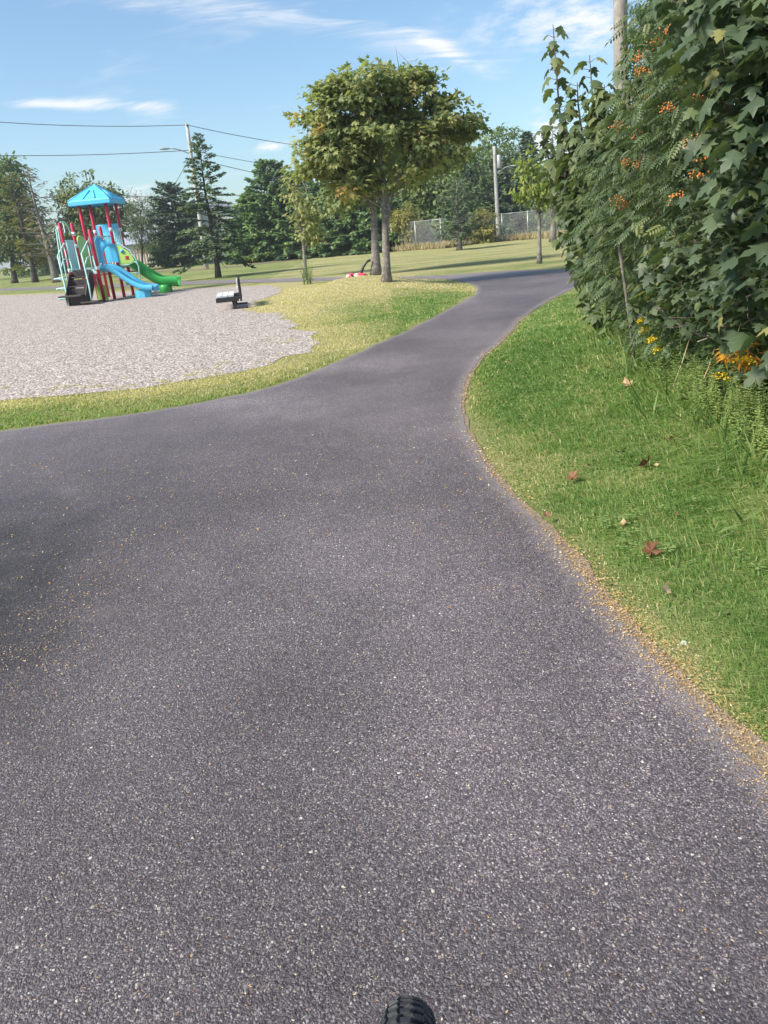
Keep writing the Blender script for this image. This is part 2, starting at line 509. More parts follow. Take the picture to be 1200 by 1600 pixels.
MAT = dict(
    asphalt=asphalt_mat(), gravel=gravel_mat(), lawn=lawn_mat(), dirt=dirt_mat(),
    blade=leafy('grass_blade', [(0.0, (0.098, 0.185, 0.046)), (0.35, (0.195, 0.325, 0.084)), (0.56, (0.355, 0.375, 0.145)), (0.76, (0.50, 0.455, 0.23)), (1.0, (0.66, 0.57, 0.36))], 0.5, 0.5, 0.3),
    near=leafy('near_maple_leaf', [(0.0, (0.049, 0.076, 0.043)), (0.5, (0.085, 0.124, 0.065)), (0.85, (0.132, 0.173, 0.073)), (1.0, (0.265, 0.252, 0.092))], 0.32, 0.48, 0.42),
    mid=leafy('mid_maple_leaf', [(0.0, (0.062, 0.090, 0.046)), (0.5, (0.108, 0.145, 0.064)), (0.85, (0.187, 0.215, 0.083)), (1.0, (0.330, 0.286, 0.099))], 0.36, 0.5, 0.35),
    rowan=leafy('rowan_leaf', [(0.0, (0.066, 0.106, 0.053)), (0.6, (0.124, 0.171, 0.078)), (1.0, (0.248, 0.265, 0.093))], 0.4, 0.45, 0.4),
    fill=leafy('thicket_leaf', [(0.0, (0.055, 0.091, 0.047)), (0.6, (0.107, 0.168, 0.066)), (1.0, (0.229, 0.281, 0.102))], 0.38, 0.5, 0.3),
    park=leafy('park_maple_leaf', [(0.0, (0.11, 0.145, 0.068)), (0.5, (0.225, 0.27, 0.11)), (0.85, (0.40, 0.40, 0.16)), (1.0, (0.56, 0.38, 0.19))], 0.45, 0.5, 0.3),
    lime=leafy('pale_leaf', [(0.0, (0.140, 0.196, 0.049)), (0.6, (0.266, 0.322, 0.077)), (1.0, (0.462, 0.434, 0.126))], 0.45, 0.5, 0.3),
    broad=leafy('broad_leaf', [(0.0, (0.086, 0.134, 0.060)), (0.6, (0.173, 0.238, 0.091)), (1.0, (0.346, 0.367, 0.130))], 0.42, 0.55, 0.25),
    olive=leafy('olive_leaf', [(0.0, (0.147, 0.155, 0.052)), (0.6, (0.276, 0.267, 0.086)), (1.0, (0.448, 0.380, 0.138))], 0.42, 0.55, 0.25),
    spruce=leafy('spruce_needles', [(0.0, (0.075, 0.120, 0.085)), (0.6, (0.155, 0.213, 0.135)), (1.0, (0.275, 0.325, 0.175))], 0.25, 0.6, 0.2),
    cedar=leafy('hedge_needles', [(0.0, (0.078, 0.145, 0.078)), (0.6, (0.200, 0.298, 0.136)), (1.0, (0.454, 0.518, 0.194))], 0.3, 0.6, 0.2),
    rust=leafy('browned_needles', [(0.0, (0.094, 0.085, 0.065)), (0.6, (0.187, 0.164, 0.117)), (1.0, (0.328, 0.281, 0.187))], 0.25, 0.7, 0.15),
    weed=leafy('weed_leaf', [(0.0, (0.090, 0.162, 0.054)), (0.5, (0.172, 0.270, 0.086)), (1.0, (0.360, 0.432, 0.154))], 0.4, 0.5, 0.3),
    gold=leafy('yellow_flower', [(0.0, (0.50, 0.33, 0.02)), (1.0, (0.80, 0.60, 0.04))], 0.25, 0.6, 0.2),
    orange=leafy('orange_leaf', [(0.0, (0.42, 0.17, 0.02)), (0.5, (0.62, 0.29, 0.03)), (1.0, (0.72, 0.46, 0.08))], 0.35, 0.5, 0.3),
    dead=leafy('dead_leaf', [(0.0, (0.10, 0.045, 0.026)), (0.4, (0.21, 0.095, 0.050)), (0.7, (0.38, 0.22, 0.12)), (1.0, (0.58, 0.45, 0.26))], 0.15, 0.6, 0.25),
    straw=leafy('dry_grass', [(0.0, (0.20, 0.16, 0.09)), (0.5, (0.34, 0.28, 0.16)), (1.0, (0.50, 0.43, 0.28))], 0.3, 0.7, 0.2),
    husk=leafy('seed_husk', [(0.0, (0.30, 0.155, 0.05)), (0.4, (0.52, 0.32, 0.11)), (0.8, (0.66, 0.49, 0.24)), (1.0, (0.76, 0.68, 0.52))], 0.15, 0.7, 0.2),
    berry=plain('rowan_berry', (0.52, 0.19, 0.045), 0.35, var=0.25, scale=20),
    barkg=bark('grey_bark', (0.075, 0.062, 0.052), (0.25, 0.22, 0.19), 9.0, 0.5),
    barkd=bark('dark_bark', (0.030, 0.025, 0.022), (0.10, 0.085, 0.075)),
    twig=bark('twig_bark', (0.070, 0.050, 0.044), (0.17, 0.14, 0.12)),
    pole=bark('weathered_pole', (0.17, 0.15, 0.13), (0.36, 0.33, 0.29), 12.0),
    paleplole=bark('pale_pole', (0.30, 0.28, 0.26), (0.52, 0.50, 0.47), 10.0),
    wire=plain('wire', (0.06, 0.06, 0.065), 0.6),
    galv=plain('galvanised', (0.42, 0.43, 0.44), 0.45, 0.6, 0.1),
    grey=plain('grey_metal', (0.34, 0.35, 0.36), 0.5, 0.3),
    fencewood=plain('fence_board', (0.27, 0.215, 0.16), 0.9, var=0.3, scale=3.0, stretch=(3, 3, 0.4)),
    white=plain('white_siding', (0.72, 0.72, 0.72), 0.6, var=0.05),
    slate=plain('blue_grey_roof', (0.30, 0.34, 0.40), 0.7, var=0.15, scale=4),
    glass=plain('dark_glass', (0.03, 0.035, 0.045), 0.12, var=0.2),
    red=plain('red_powder_coat', (0.50, 0.018, 0.055), 0.38, var=0.1),
    blue=plain('blue_plastic', (0.10, 0.49, 0.74), 0.36, var=0.06, scale=3),
    green=plain('green_plastic', (0.045, 0.36, 0.075), 0.36, var=0.08, scale=3),
    limep=plain('lime_panel', (0.43, 0.66, 0.16), 0.42, var=0.05),
    mint=plain('mint_metal', (0.44, 0.70, 0.66), 0.4, var=0.06),
    brown=plain('brown_rubber_step', (0.048, 0.037, 0.036), 0.7, var=0.3, scale=8, bump=0.2),
    benchwood=plain('bench_top_paint', (0.58, 0.59, 0.60), 0.6, var=0.15, scale=5, bump=0.15, stretch=(6, 1, 6)),
    blackwood=plain('black_painted_wood', (0.020, 0.018, 0.021), 0.6, var=0.3),
    pink=plain('coral_pink', (0.66, 0.085, 0.12), 0.35, var=0.08),
    palepink=plain('pale_pink', (0.75, 0.45, 0.43), 0.35, var=0.05),
    black=plain('black_plastic', (0.018, 0.022, 0.026), 0.4, var=0.2),
    rubber=plain('tyre_rubber', (0.030, 0.032, 0.037), 0.55, var=0.3, scale=40, bump=0.15, bscale=150),
    white_d=plain('white_petal', (0.7, 0.7, 0.62), 0.7),
)

# ------------------------------------------------------------------ leaf templates
def half_leaf(right, centre, fold=0.22, droop=0.18):
    """an outline given for the right half, mirrored, fanned from a centre"""
    r = [(x, y) for x, y in right]
    pts = r + [(-x, y) for x, y in reversed(r[1:-1])]
    pts = [centre] + pts
    V = np.array([(x, y, -fold * abs(x) ** 1.5 - droop * y * y + 0.03 * math.sin(9 * x + 5 * y)) for x, y in pts])
    n = len(pts) - 1
    return V, np.array([(0, 1 + i, 1 + (i + 1) % n) for i in range(n)])


MAPLE = half_leaf([(0, 0), (.20, -.09), (.47, .03), (.36, .20), (.40, .34), (.58, .52), (.44, .52), (.21, .50), (.25, .70), (.13, .80), (0, 1.02)], (0, .34))
MAPLE2 = half_leaf([(0, 0), (.22, -.05), (.50, .10), (.34, .26), (.50, .58), (.36, .54), (.19, .53), (.22, .74), (0, 1.0)], (0, .34), 0.42, 0.3)
MAPLE_LOW = half_leaf([(0, 0), (.44, .04), (.33, .27), (.54, .56), (.20, .52), (0, 1.0)], (0, .34), 0.25, 0.15)
OVAL = half_leaf([(0, 0), (.24, .25), (.22, .62), (0, 1.0)], (0, .45), 0.35, 0.2)
KITE = (np.array([(0, 0, 0), (.34, .45, -.12), (0, 1, -.1), (-.34, .45, -.12)]), np.array([(0, 1, 2), (0, 2, 3)]))
LANCE = (np.array([(0, 0, 0), (.11, .4, -.03), (0, 1, -.22), (-.11, .4, -.03)]), np.array([(0, 1, 2), (0, 2, 3)]))
SPRAY = (np.array([(-.05, 0, 0), (.05, 0, 0), (.30, .45, -.05), (-.30, .5, -.05), (.16, .75, -.1), (0, 1, -.16), (-.2, .8, -.08)]),
         np.array([(0, 1, 2), (0, 2, 3), (3, 2, 4), (3, 4, 6), (6, 4, 5)]))
TUFT = (np.array([(-.03, 0, 0), (.03, 0, 0), (.16, .55, -.02), (0, .42, -.03), (-.16, .6, -.02), (.10, .9, -.06), (0, .62, 0), (-.06, 1, -.08)]),
        np.array([(0, 1, 3), (1, 2, 3), (0, 3, 4), (3, 2, 5), (3, 5, 6), (3, 6, 4), (4, 6, 7)]))


def pinnate():
    V, T = [], []
    for k in range(6):
        y = 0.22 + k * 0.13
        L = 0.26 * (1 - 0.08 * abs(k - 2))
        for s in (-1, 1):
            b = len(V)
            d = np.array([s * 0.90, 0.42]); p = np.array([-d[1], d[0]]) * 0.055
            a = np.array([0, y])
            for q, z in ((a, 0), (a + d * L * .5 + p, -.02), (a + d * L, -.07), (a + d * L * .5 - p, -.02)):
                V.append((q[0], q[1], z - .1 * q[1] ** 2))
            T += [(b, b + 1, b + 2), (b, b + 2, b + 3)]
    b = len(V)
    V += [(0, .95, -.1), (.055, 1.08, -.12), (0, 1.24, -.2), (-.055, 1.08, -.12)]
    T += [(b, b + 1, b + 2), (b, b + 2, b + 3)]
    b = len(V)
    V += [(-.008, 0, 0), (.008, 0, 0), (0, .98, -.1)]
    T += [(b, b + 1, b + 2)]
    return np.array(V, float), np.array(T)


PINNATE = pinnate()

# ------------------------------------------------------------------ ground, path, gravel
def G2(pts):
    return [tuple(gnd(*p)[:2]) for p in pts]


RIGHT_EDGE = G2([(1420, 1440), (1300, 1325), (1200, 1222), (1150, 1165), (1100, 1110), (1040, 1052), (980, 985), (935, 930), (890, 878), (845, 822), (800, 778),
                 (770, 745), (745, 705), (728, 670), (720, 640), (722, 612), (735, 582), (752, 560), (775, 540), (795, 521), (808, 505), (830, 486), (860, 468), (890, 453), (908, 446)])
FAR_R = [(5.6, 15.6), (8, 14.2), (13, 11.5), (20, 8.0), (21.5, 11), (14, 15.2), (8.5, 18.9)]
CROSS_FAR = G2([(905, 420.5), (850, 421.5), (780, 424), (700, 430), (640, 432.3), (560, 433), (470, 434.5), (320, 438.5), (250, 441), (150, 445.5), (0, 451), (-160, 457)])
CROSS_NEAR = G2([(-160, 461), (0, 454.5), (150, 450), (250, 446.5), (320, 444), (470, 440), (560, 437.5), (640, 436), (700, 437), (735, 443), (748, 450), (746, 458)])
LEFT_EDGE = G2([(720, 475), (680, 495), (620, 525), (560, 552), (500, 578), (450, 598), (400, 613), (300, 633), (200, 650), (100, 662), (0, 675), (-120, 689), (-300, 708)])
PATH = RIGHT_EDGE + FAR_R + CROSS_FAR + CROSS_NEAR + LEFT_EDGE + [(-7, 4.2), (-9, 1.0), (-8, -3), (2.5, -3), (1.6, -0.5)]
GRAVEL = G2([(455, 447), (432, 452), (440, 458), (408, 468), (385, 480), (420, 489), (452, 497), (446, 508), (480, 517), (500, 531), (492, 545), (450, 558), (420, 569),
             (380, 580), (330, 590), (250, 602), (180, 611), (100, 617), (0, 626), (-150, 636), (-400, 640)]) + [(-18, 14), (-30, 30)] + G2([(-120, 466), (0, 462), (100, 459), (200, 456), (280, 452), (340, 449), (420, 446.5)])


def densify(poly, step, jit, seed):
    out = []
    n = len(poly)
    for i in range(n):
        a, b = np.array(poly[i]), np.array(poly[(i + 1) % n])
        L = np.linalg.norm(b - a)
        mid = np.linalg.norm((a + b) / 2)
        k = max(1, int(L / max(step, step * mid / 9)))
        for j in range(k):
            out.append(a + (b - a) * j / k)
    P = np.array(out)
    for _ in range(2):
        P = (np.roll(P, 1, 0) + 2 * P + np.roll(P, -1, 0)) / 4
    tg = unit(np.roll(P, -1, 0) - np.roll(P, 1, 0))
    nr = np.stack([-tg[:, 1], tg[:, 0]], 1)
    amp = jit * np.clip(np.linalg.norm(P, axis=1) / 6, .35, 3)
    return P + nr * (amp * (fbm(P[:, 0] * 3.1, P[:, 1] * 3.1, seed) - .5) * 2 + amp * .5 * (vnoise(P[:, 0] * 14, P[:, 1] * 14, seed + 5) - .5))[:, None]


def inside(P, poly):
    x, y = P[:, 0], P[:, 1]
    c = np.zeros(len(P), bool)
    q = np.roll(poly, -1, 0)
    for (x1, y1), (x2, y2) in zip(poly, q):
        if y1 != y2:
            c ^= ((y1 > y) != (y2 > y)) & (x < (x2 - x1) * (y - y1) / (y2 - y1) + x1)
    return c


def edge_dist(P, poly):
    best = np.full(len(P), 1e9)
    q = np.roll(poly, -1, 0)
    for a, b in zip(poly, q):
        d = b - a
        L2 = d @ d + 1e-12
        t = np.clip(((P - a) @ d) / L2, 0, 1)
        e = P - a - t[:, None] * d
        best = np.minimum(best, (e * e).sum(1))
    return np.sqrt(best)


PATHP = densify(PATH, 0.10, 0.025, 3)
GRAVP = densify(GRAVEL, 0.22, 0.13, 9)


def height(P):
    """height of the turf: level with the paving at its edge, a low mound round the maples"""
    P = np.asarray(P, float).reshape(-1, 2)
    near = (np.abs(P[:, 0]) < 45) & (P[:, 1] > -6) & (P[:, 1] < 70)
    h = np.zeros(len(P))
    Q = P[near]
    dp, dg = edge_dist(Q, PATHP), edge_dist(Q, GRAVP)
    ip, ig = inside(Q, PATHP), inside(Q, GRAVP)
    d = np.where(ip | ig, 0, np.minimum(dp, dg))
    mound = 0.29 * np.exp(-((Q[:, 0] - 0.1) / 2.6) ** 2 - ((Q[:, 1] - 21.0) / 3.4) ** 2)
    verge = 0.03 + 0.05 * sstep(dp, .5, 2.0) * (Q[:, 0] > 0) * (Q[:, 1] < 15)
    rough = 0.03 * (fbm(Q[:, 0] * 1.3, Q[:, 1] * 1.3, 21) - .4)
    h[near] = sstep(d, .12, .9) * np.maximum(verge + rough, 0.004) * sstep(Q[:, 1], 28, 22) + sstep(d, .2, 2.2) * mound
    return h


def dryness(P):
    x, y = P[:, 0], P[:, 1]
    dp, dg = edge_dist(P, PATHP), edge_dist(P, GRAVP)
    d = 0.22 + 0.75 * np.exp(-((x - 0.2) / 3.4) ** 2 - ((y - 20) / 4.0) ** 2)
    d += 0.42 * sstep(dg, 1.6, .1) * (x < 3) + .10 * (x < 1) * (y < 16) + 0.26 * sstep(y, 20, 27) * (x > -4) + .12 * (y > 24)
    d += (x > .6) * (y < 18) * (0.30 * sstep(dp, .55, .05) - 0.20)
    d += 0.42 * np.exp(-((x - 1.95) / .45) ** 2 - ((y - 3.0) / .5) ** 2) + 0.34 * np.exp(-((x - 1.15) / .3) ** 2 - ((y - 4.1) / .6) ** 2)
    return np.clip(d + 0.35 * (fbm(x * .9, y * .9, 33) - .45), 0, 1)


def axis(segs):
    out = [segs[0][0]]
    for a, b, s in segs:
        k = max(1, int(round((b - a) / s)))
        out += list(a + (b - a) * np.arange(1, k + 1) / k)
    return np.array(out)


gx = axis([(-600, -120, 60), (-120, -45, 7), (-45, -9, 1.0), (-9, 7, .16), (7, 45, 1.0), (45, 120, 7), (120, 600, 60)])
gy = axis([(-150, -6, 12), (-6, 0, 1), (0, 26, .17), (26, 70, .9), (70, 140, 5), (140, 900, 60)])
XX, YY = np.meshgrid(gx, gy, indexing='ij')
P2 = np.stack([XX.ravel(), YY.ravel()], 1)
H2 = height(P2)
g = Geo().grid(np.concatenate([P2, H2[:, None]], 1).reshape(len(gx), len(gy), 3)[:, ::-1])
ground = tag(g.build('ground', MAT['lawn'], smooth=True), kind='structure')
P2 = P2.reshape(len(gx), len(gy), 2)[:, ::-1].reshape(-1, 2)      # in the order of the mesh
dry = np.full(len(P2), .33)
nr_ = (np.abs(P2[:, 0]) < 45) & (P2[:, 1] > -6) & (P2[:, 1] < 70)
dry[nr_] = dryness(P2[nr_])
for nm, val in (('dry', dry), ('soil', None)):
    if val is None:
        # bare shaded earth under the thicket and beside the asphalt
        line = np.interp(P2[:, 1], [2, 3.6, 4.5, 6.2, 9.3, 12.5, 16], [1.95, 2.05, 2.15, 2.35, 2.95, 3.6, 5.2])
        val = sstep(P2[:, 0] - line, 0.05, .5) * (P2[:, 1] > 1) * (P2[:, 1] < 15) * (P2[:, 0] < 9)
        val = np.maximum(val, .55 * np.exp(-((P2[:, 0] - 17) / 30) ** 2 - ((P2[:, 1] - 60) / 1.2) ** 2))
    ground.data.attributes.new(nm, 'FLOAT', 'POINT').data.foreach_set('value', val.astype(np.float32))


def sheet(name, poly, inner, z, mat, attr=None):
    n = len(poly)
    pts = [Vector(p) for p in np.concatenate([poly, inner])] if len(inner) else [Vector(p) for p in poly]
    r = delaunay_2d_cdt(pts, [(i, (i + 1) % n) for i in range(n)], [], 1, 1e-5)
    V = np.array([(v.x, v.y, z) for v in r[0]])
    me = bpy.data.meshes.new(name)
    F = [f[::-1] if (Vector(r[0][f[1]]) - Vector(r[0][f[0]])).cross(Vector(r[0][f[2]]) - Vector(r[0][f[0]])) < 0 else f for f in r[2]]
    me.from_pydata([tuple(v) for v in V], [], F)
    me.materials.append(mat)
    if attr:
        me.attributes.new(attr, 'FLOAT', 'POINT').data.foreach_set('value', edge_dist(V[:, :2], poly).astype(np.float32))
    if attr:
        me.attributes.new('tone_patch', 'FLOAT', 'POINT').data.foreach_set('value', tone_patch(V[:, :2]).astype(np.float32))
    o = bpy.data.objects.new(name, me)
    COL.objects.link(o)
    return tag(o, kind='structure')


def project(P):
    v = np.c_[P, np.zeros(len(P))] - _C
    w = v @ _F
    return 600 + FPX * (v @ _R) / w, 800 - FPX * (v @ _U) / w


TONE_PATCHES = [(380, 640, 90, 26, .9), (600, 572, 130, 16, .8), (600, 1520, 900, 330, -.42), (700, 1130, 120, 110, .6), (850, 1300, 160, 120, .5), (560, 900, 120, 90, .3), (1010, 1060, 60, 90, .5), (610, 660, 160, 40, .4), (720, 475, 60, 12, .7), (770, 550, 40, 30, .7), (60, 740, 60, 14, .3), (280, 905, 60, 30, .35), (110, 770, 30, 14, .6),  # positive entries are pale worn areas; negative ones darken, mostly at the left
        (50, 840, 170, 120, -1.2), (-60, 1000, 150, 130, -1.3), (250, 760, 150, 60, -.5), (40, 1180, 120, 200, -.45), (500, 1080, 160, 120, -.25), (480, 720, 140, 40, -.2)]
def tone_patch(P):
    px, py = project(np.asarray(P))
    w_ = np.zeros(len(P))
    for x, y, sx, sy, k in TONE_PATCHES:
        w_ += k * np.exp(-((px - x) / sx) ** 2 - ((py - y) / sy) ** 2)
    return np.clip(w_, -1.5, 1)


def lattice(poly, x0, x1, y0, y1, s, margin):
    xx, yy = np.meshgrid(np.arange(x0, x1, s), np.arange(y0, y1, s), indexing='ij')
    P = np.stack([xx.ravel(), yy.ravel()], 1) + rng.uniform(-.2, .2, (xx.size, 2)) * s
    P = P[inside(P, poly)]
    return P[edge_dist(P, poly) > margin]


# inner points hug the edge so that the dusty rim can follow it
off = []
for dd in (.06, .14, .24):
    tg = unit(np.roll(PATHP, -1, 0) - np.roll(PATHP, 1, 0))
    q = PATHP + np.stack([-tg[:, 1], tg[:, 0]], 1) * dd
    ok = inside(q, PATHP) & (edge_dist(q, PATHP) > dd * .8)
    off.append(q[ok & (q[:, 1] < 20)])
inner = np.concatenate(off + [lattice(PATHP, -5, 3, .6, 9, .11, .3), lattice(PATHP, -7, 5, 9.05, 18, .4, .3)])
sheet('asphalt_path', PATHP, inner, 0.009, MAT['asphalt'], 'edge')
sheet('gravel_bed', GRAVP, [], 0.005, MAT['gravel'])

# dirt shoulder along the right-hand edge of the path
re_ = np.array(RIGHT_EDGE)
def offset(line, k):
    tg = unit(np.gradient(line, axis=0))
    return line + np.stack([tg[:, 1], -tg[:, 0]], 1) * np.asarray(k)[:, None]
tt = np.linspace(0, 1, 260)
ln = np.cumsum(np.r_[0, np.linalg.norm(np.diff(re_, axis=0), axis=1)]); ln /= ln[-1]
RE = np.stack([np.interp(tt, ln, re_[:, 0]), np.interp(tt, ln, re_[:, 1])], 1)
wd = .012 + .085 * fbm(tt * 60, tt * 0, 51) * (1 - .45 * sstep(np.linalg.norm(RE, axis=1), 2.6, 4.2))
out_ = offset(RE, wd)
in_ = offset(RE, -np.full(260, .08))
sh = np.concatenate([out_, in_[::-1]])
dirt = Geo().grid(np.stack([np.c_[in_, np.full(260, .006)], np.c_[RE, np.full(260, .006)], np.c_[out_, height(out_) + .005]], 1))
tag(dirt.build('dirt_shoulder', MAT['dirt']), kind='structure')
# far road along the back fences
fr = np.array([(-130, 215)] + G2([(0, 430), (120, 427.5), (240, 424.5), (330, 421)]) + [(-4, 62)])
ff = np.array([(-133, 222)] + G2([(0, 428), (120, 425), (240, 422.3), (330, 418.8)]) + [(-4, 66)])
tag(Geo().grid(np.stack([np.c_[fr, np.full(len(fr), .012)], np.c_[ff, np.full(len(ff), .012)]], 1)).build('far_road', MAT['dirt']), kind='structure')


# ------------------------------------------------------------------ grass
def blades(G, P, h, w, lean, lang, tint):
    n = len(P)
    z = height(P)
    b = np.c_[P, z - .003]
    yaw = rng.uniform(0, 2 * math.pi, n)
    s = np.stack([np.cos(yaw), np.sin(yaw), np.zeros(n)], 1) * (w / 2)[:, None]
    l = np.stack([np.cos(lang), np.sin(lang), np.zeros(n)], 1)
    up = np.array([0, 0, 1.0])
    mid = b + up * (h * .58)[:, None] + l * (h * lean * .28)[:, None]
    tip = b + up * (h * (1 - .45 * lean))[:, None] + l * (h * lean)[:, None]
    V = np.stack([b - s, b + s, mid - s * .75, mid + s * .75, tip], 1).reshape(-1, 3)
    F = (np.array([(0, 1, 3), (0, 3, 2), (2, 3, 4)])[None] + 5 * np.arange(n)[:, None, None]).reshape(-1, 3)
    G.add(V, tris=F, tint=np.repeat(tint, 3))


def scatter(x0, x1, y0, y1, dens):
    n = int((x1 - x0) * (y1 - y0) * dens)
    return np.c_[rng.uniform(x0, x1, n), rng.uniform(y0, y1, n)]


def bush_line(y):
    return np.interp(y, [1, 2, 3.6, 4.5, 6.2, 9.3, 12.5, 16], [2.0, 1.95, 2.05, 2.15, 2.35, 2.95, 3.6, 5.2])


VERGE = Geo()
for y0, y1, dens in ((-.3, .7, 6000), (.7, 2.3, 15000), (2.3, 4.2, 9000), (4.2, 7, 4200), (7, 11, 1900), (11, 16.5, 800)):
    P = scatter(.5, 6.0, y0, y1, dens)
    P = P[P[:, 0] < bush_line(P[:, 1]) + .35]
    px, py = project(P)
    P = P[(px > 500) & (px < 2600) & ((px < 1330) | (rng.random(len(P)) < .4))]
    P = P[~inside(P, PATHP)]
    d = edge_dist(P, PATHP)
    ragged = .01 + .15 * fbm(P[:, 0] * 5, P[:, 1] * 5, 61)
    keep = rng.random(len(P)) < sstep(d, ragged * .5, ragged + .08) * (0.45 + .9 * fbm(P[:, 0] * 2.2, P[:, 1] * 2.2, 62))
    P, d = P[keep], d[keep]
    n = len(P)
    dist_ = np.linalg.norm(P, axis=1)
    lush = fbm(P[:, 0] * 1.7, P[:, 1] * 1.7, 64)
    dr = dryness(P)
    tall = sstep(P[:, 0] - bush_line(P[:, 1]), -.7, .15)
    h = (.026 + .095 * lush ** 2 + .11 * tall * rng.random(n)) * rng.uniform(.55, 1.35, n) * (.55 + .45 * sstep(d, .05, .45))
    w = .0032 * np.clip(dist_ / 2.4, 1, 4.5) * rng.uniform(.7, 1.3, n)
    sw = 2.6 + 2.4 * (fbm(P[:, 0] * .8, P[:, 1] * .8, 66) - .5) + rng.normal(0, .75, n)
    tint = np.clip(.34 + .34 * (vnoise(P[:, 0] * 4, P[:, 1] * 4, 67) - .5) + rng.normal(0, .13, n) + .34 * np.clip(dr - .25, -.4, 1) + .1 * tall + (rng.random(n) < .09 + .30 * np.clip(dr - .3, 0, 1)) * .45, 0, 1)
    blades(VERGE, P, h, w, rng.uniform(.6, 1.8, n), sw, tint)
tag(VERGE.build('verge_grass', MAT['blade']), 'green lawn grass between the asphalt edge and the thicket', 'grass', kind='stuff')

TURF = Geo()
for y0, y1, dens in ((5.5, 9, 3000), (9, 14, 1300), (14, 19, 520), (19, 25, 260)):
    P = scatter(-7.5, 4, y0, y1, dens)
    P = P[~inside(P, PATHP)]
    d, dg = edge_dist(P, PATHP), edge_dist(P, GRAVP)
    ig = inside(P, GRAVP)
    # a few stray tufts grow in the gravel close to its edge
    clump = fbm(P[:, 0] * 4.2, P[:, 1] * 4.2, 71)
    ok = np.where(ig, (clump > .66) & (dg < .9) & (P[:, 1] < 12), True) & (P[:, 0] < 2.6)
    ok &= rng.random(len(P)) < np.where(ig, .6, sstep(np.minimum(d * 1.3, dg + .1), .03, .2) * (.35 + clump))
    P, ig, d = P[ok], ig[ok], d[ok]
    n = len(P)
    dist_ = np.linalg.norm(P, axis=1)
    dr = dryness(P)
    h = rng.uniform(.015, .038, n) * (1 + .6 * sstep(d, .4, .1))
    w = .0042 * np.clip(dist_ / 3.0, 1, 6) * rng.uniform(.7, 1.3, n)
    tint = np.clip(.34 + rng.normal(0, .13, n) + 1.0 * (dr - .30) + (rng.random(n) < .6 * np.clip(dr - .1, 0, 1)) * .22, 0, 1)
    blades(TURF, P, h, w, rng.uniform(.4, 1.4, n), rng.uniform(0, 6.3, n), tint)
tag(TURF.build('mound_grass', MAT['blade']), 'short yellowing grass between the gravel and the path', 'grass', kind='stuff')

# broad-leaved ground plants low in the verge
P = scatter(1.0, 2.4, 1.3, 3.3, 420)
P = P[(edge_dist(P, PATHP) > .22) & ~inside(P, PATHP) & (fbm(P[:, 0] * 3, P[:, 1] * 3, 81) > .5)]
cl = Geo()
for p, z in zip(P, height(P)):
    k = rng.integers(3, 7)
    a = rng.uniform(0, 6.3) + np.arange(k) * 6.28 / k
    d = np.stack([np.cos(a), np.sin(a), np.full(k, .25)], 1)
    c = np.array([p[0], p[1], z + rng.uniform(.025, .06)])
    cl.inst(OVAL, c + d * .008, d, np.tile((0, 0, 1.0), (k, 1)), rng.uniform(.014, .03), rng.uniform(.3, .9, k))
tag(cl.build('clover_patch', MAT['weed']), 'low clover and plantain leaves in the near grass', 'ground cover', kind='stuff')


# ------------------------------------------------------------------ small litter on the asphalt
def flakes(n_total, where, smin, smax):
    G = Geo()
    P = where(n_total)
    n = len(P)
    a = rng.uniform(0, 6.3, n)
    d = np.stack([np.cos(a), np.sin(a), rng.normal(0, .16, n)], 1)
    nn = unit(np.stack([rng.normal(0, .35, n), rng.normal(0, .35, n), np.ones(n)], 1))
    pos = np.c_[P, np.where(inside(P, PATHP), .0125, height(P) + .011) + rng.uniform(0, .004, n)]
    k = (KITE[0] * np.array([.62, 1, 1.2]), KITE[1])
    G.inst(k, pos, d, nn, rng.uniform(smin, smax, n) * np.clip(np.linalg.norm(P, axis=1) / 2.4, .75, 2.2), np.clip(rng.normal(.5, .28, n), 0, 1))
    return G


def along_edge(n):
    i = rng.integers(0, 175, n)
    k = rng.normal(.03, .05, n)
    tg = unit(np.gradient(RE, axis=0))[i]
    P = RE[i] + np.stack([tg[:, 1], -tg[:, 0]], 1) * k[:, None] + rng.normal(0, .02, (n, 2))
    keep = rng.random(n) < (.12 + .75 * sstep(np.linalg.norm(P, axis=1), 2.9, 2.3) + 1.0 * sstep(fbm(P[:, 0] * 2.4, P[:, 1] * 2.4, 91), .35, .7)) * np.interp(np.linalg.norm(P, axis=1), [1, 2.3, 2.8, 3.6, 6], [1.2, 1.0, .45, .12, .04])
    return P[keep]


tag(flakes(34000, along_edge, .005, .0115).build('husk_litter', MAT['husk']), 'orange seed husks gathered along the path edge', 'litter', kind='stuff')


def on_path(n):
    r = rng.uniform(.85, 5.5, n)
    P = np.stack([rng.uniform(-.9, .75, n) * r, r], 1)
    band = np.exp(-((P[:, 0] + 1.40 + .06 * np.sin(P[:, 1] * 4)) / .13) ** 2) * sstep(P[:, 1], 4.1, 3.2) * (.35 + .8 * sstep(P[:, 1], 2.9, 2.2))
    keep = rng.random(n) < .16 + .25 * fbm(P[:, 0] * 2, P[:, 1] * 2, 95) + 1.0 * band
    P = P[keep]
    return P[inside(P, PATHP)]


def streak(n):
    y = rng.uniform(1.7, 4.0, n)
    x = -1.42 + .06 * np.sin(y * 4) + rng.normal(0, .12, n) * (.6 + .25 * y)
    P = np.stack([x, y], 1)
    P = P[rng.random(n) < sstep(y, 4.0, 2.6) * sstep(fbm(x * 6, y * 6, 97), .3, .6)]
    return P


tag(flakes(2000, streak, .004, .008).build('streak_litter', MAT['husk']), 'faint diagonal streak of tan flakes on the asphalt at the left', 'litter', kind='stuff')
tag(flakes(16000, on_path, .0035, .0105).build('path_litter', MAT['husk']), 'tan seed flakes scattered over the asphalt', 'litter', kind='stuff')


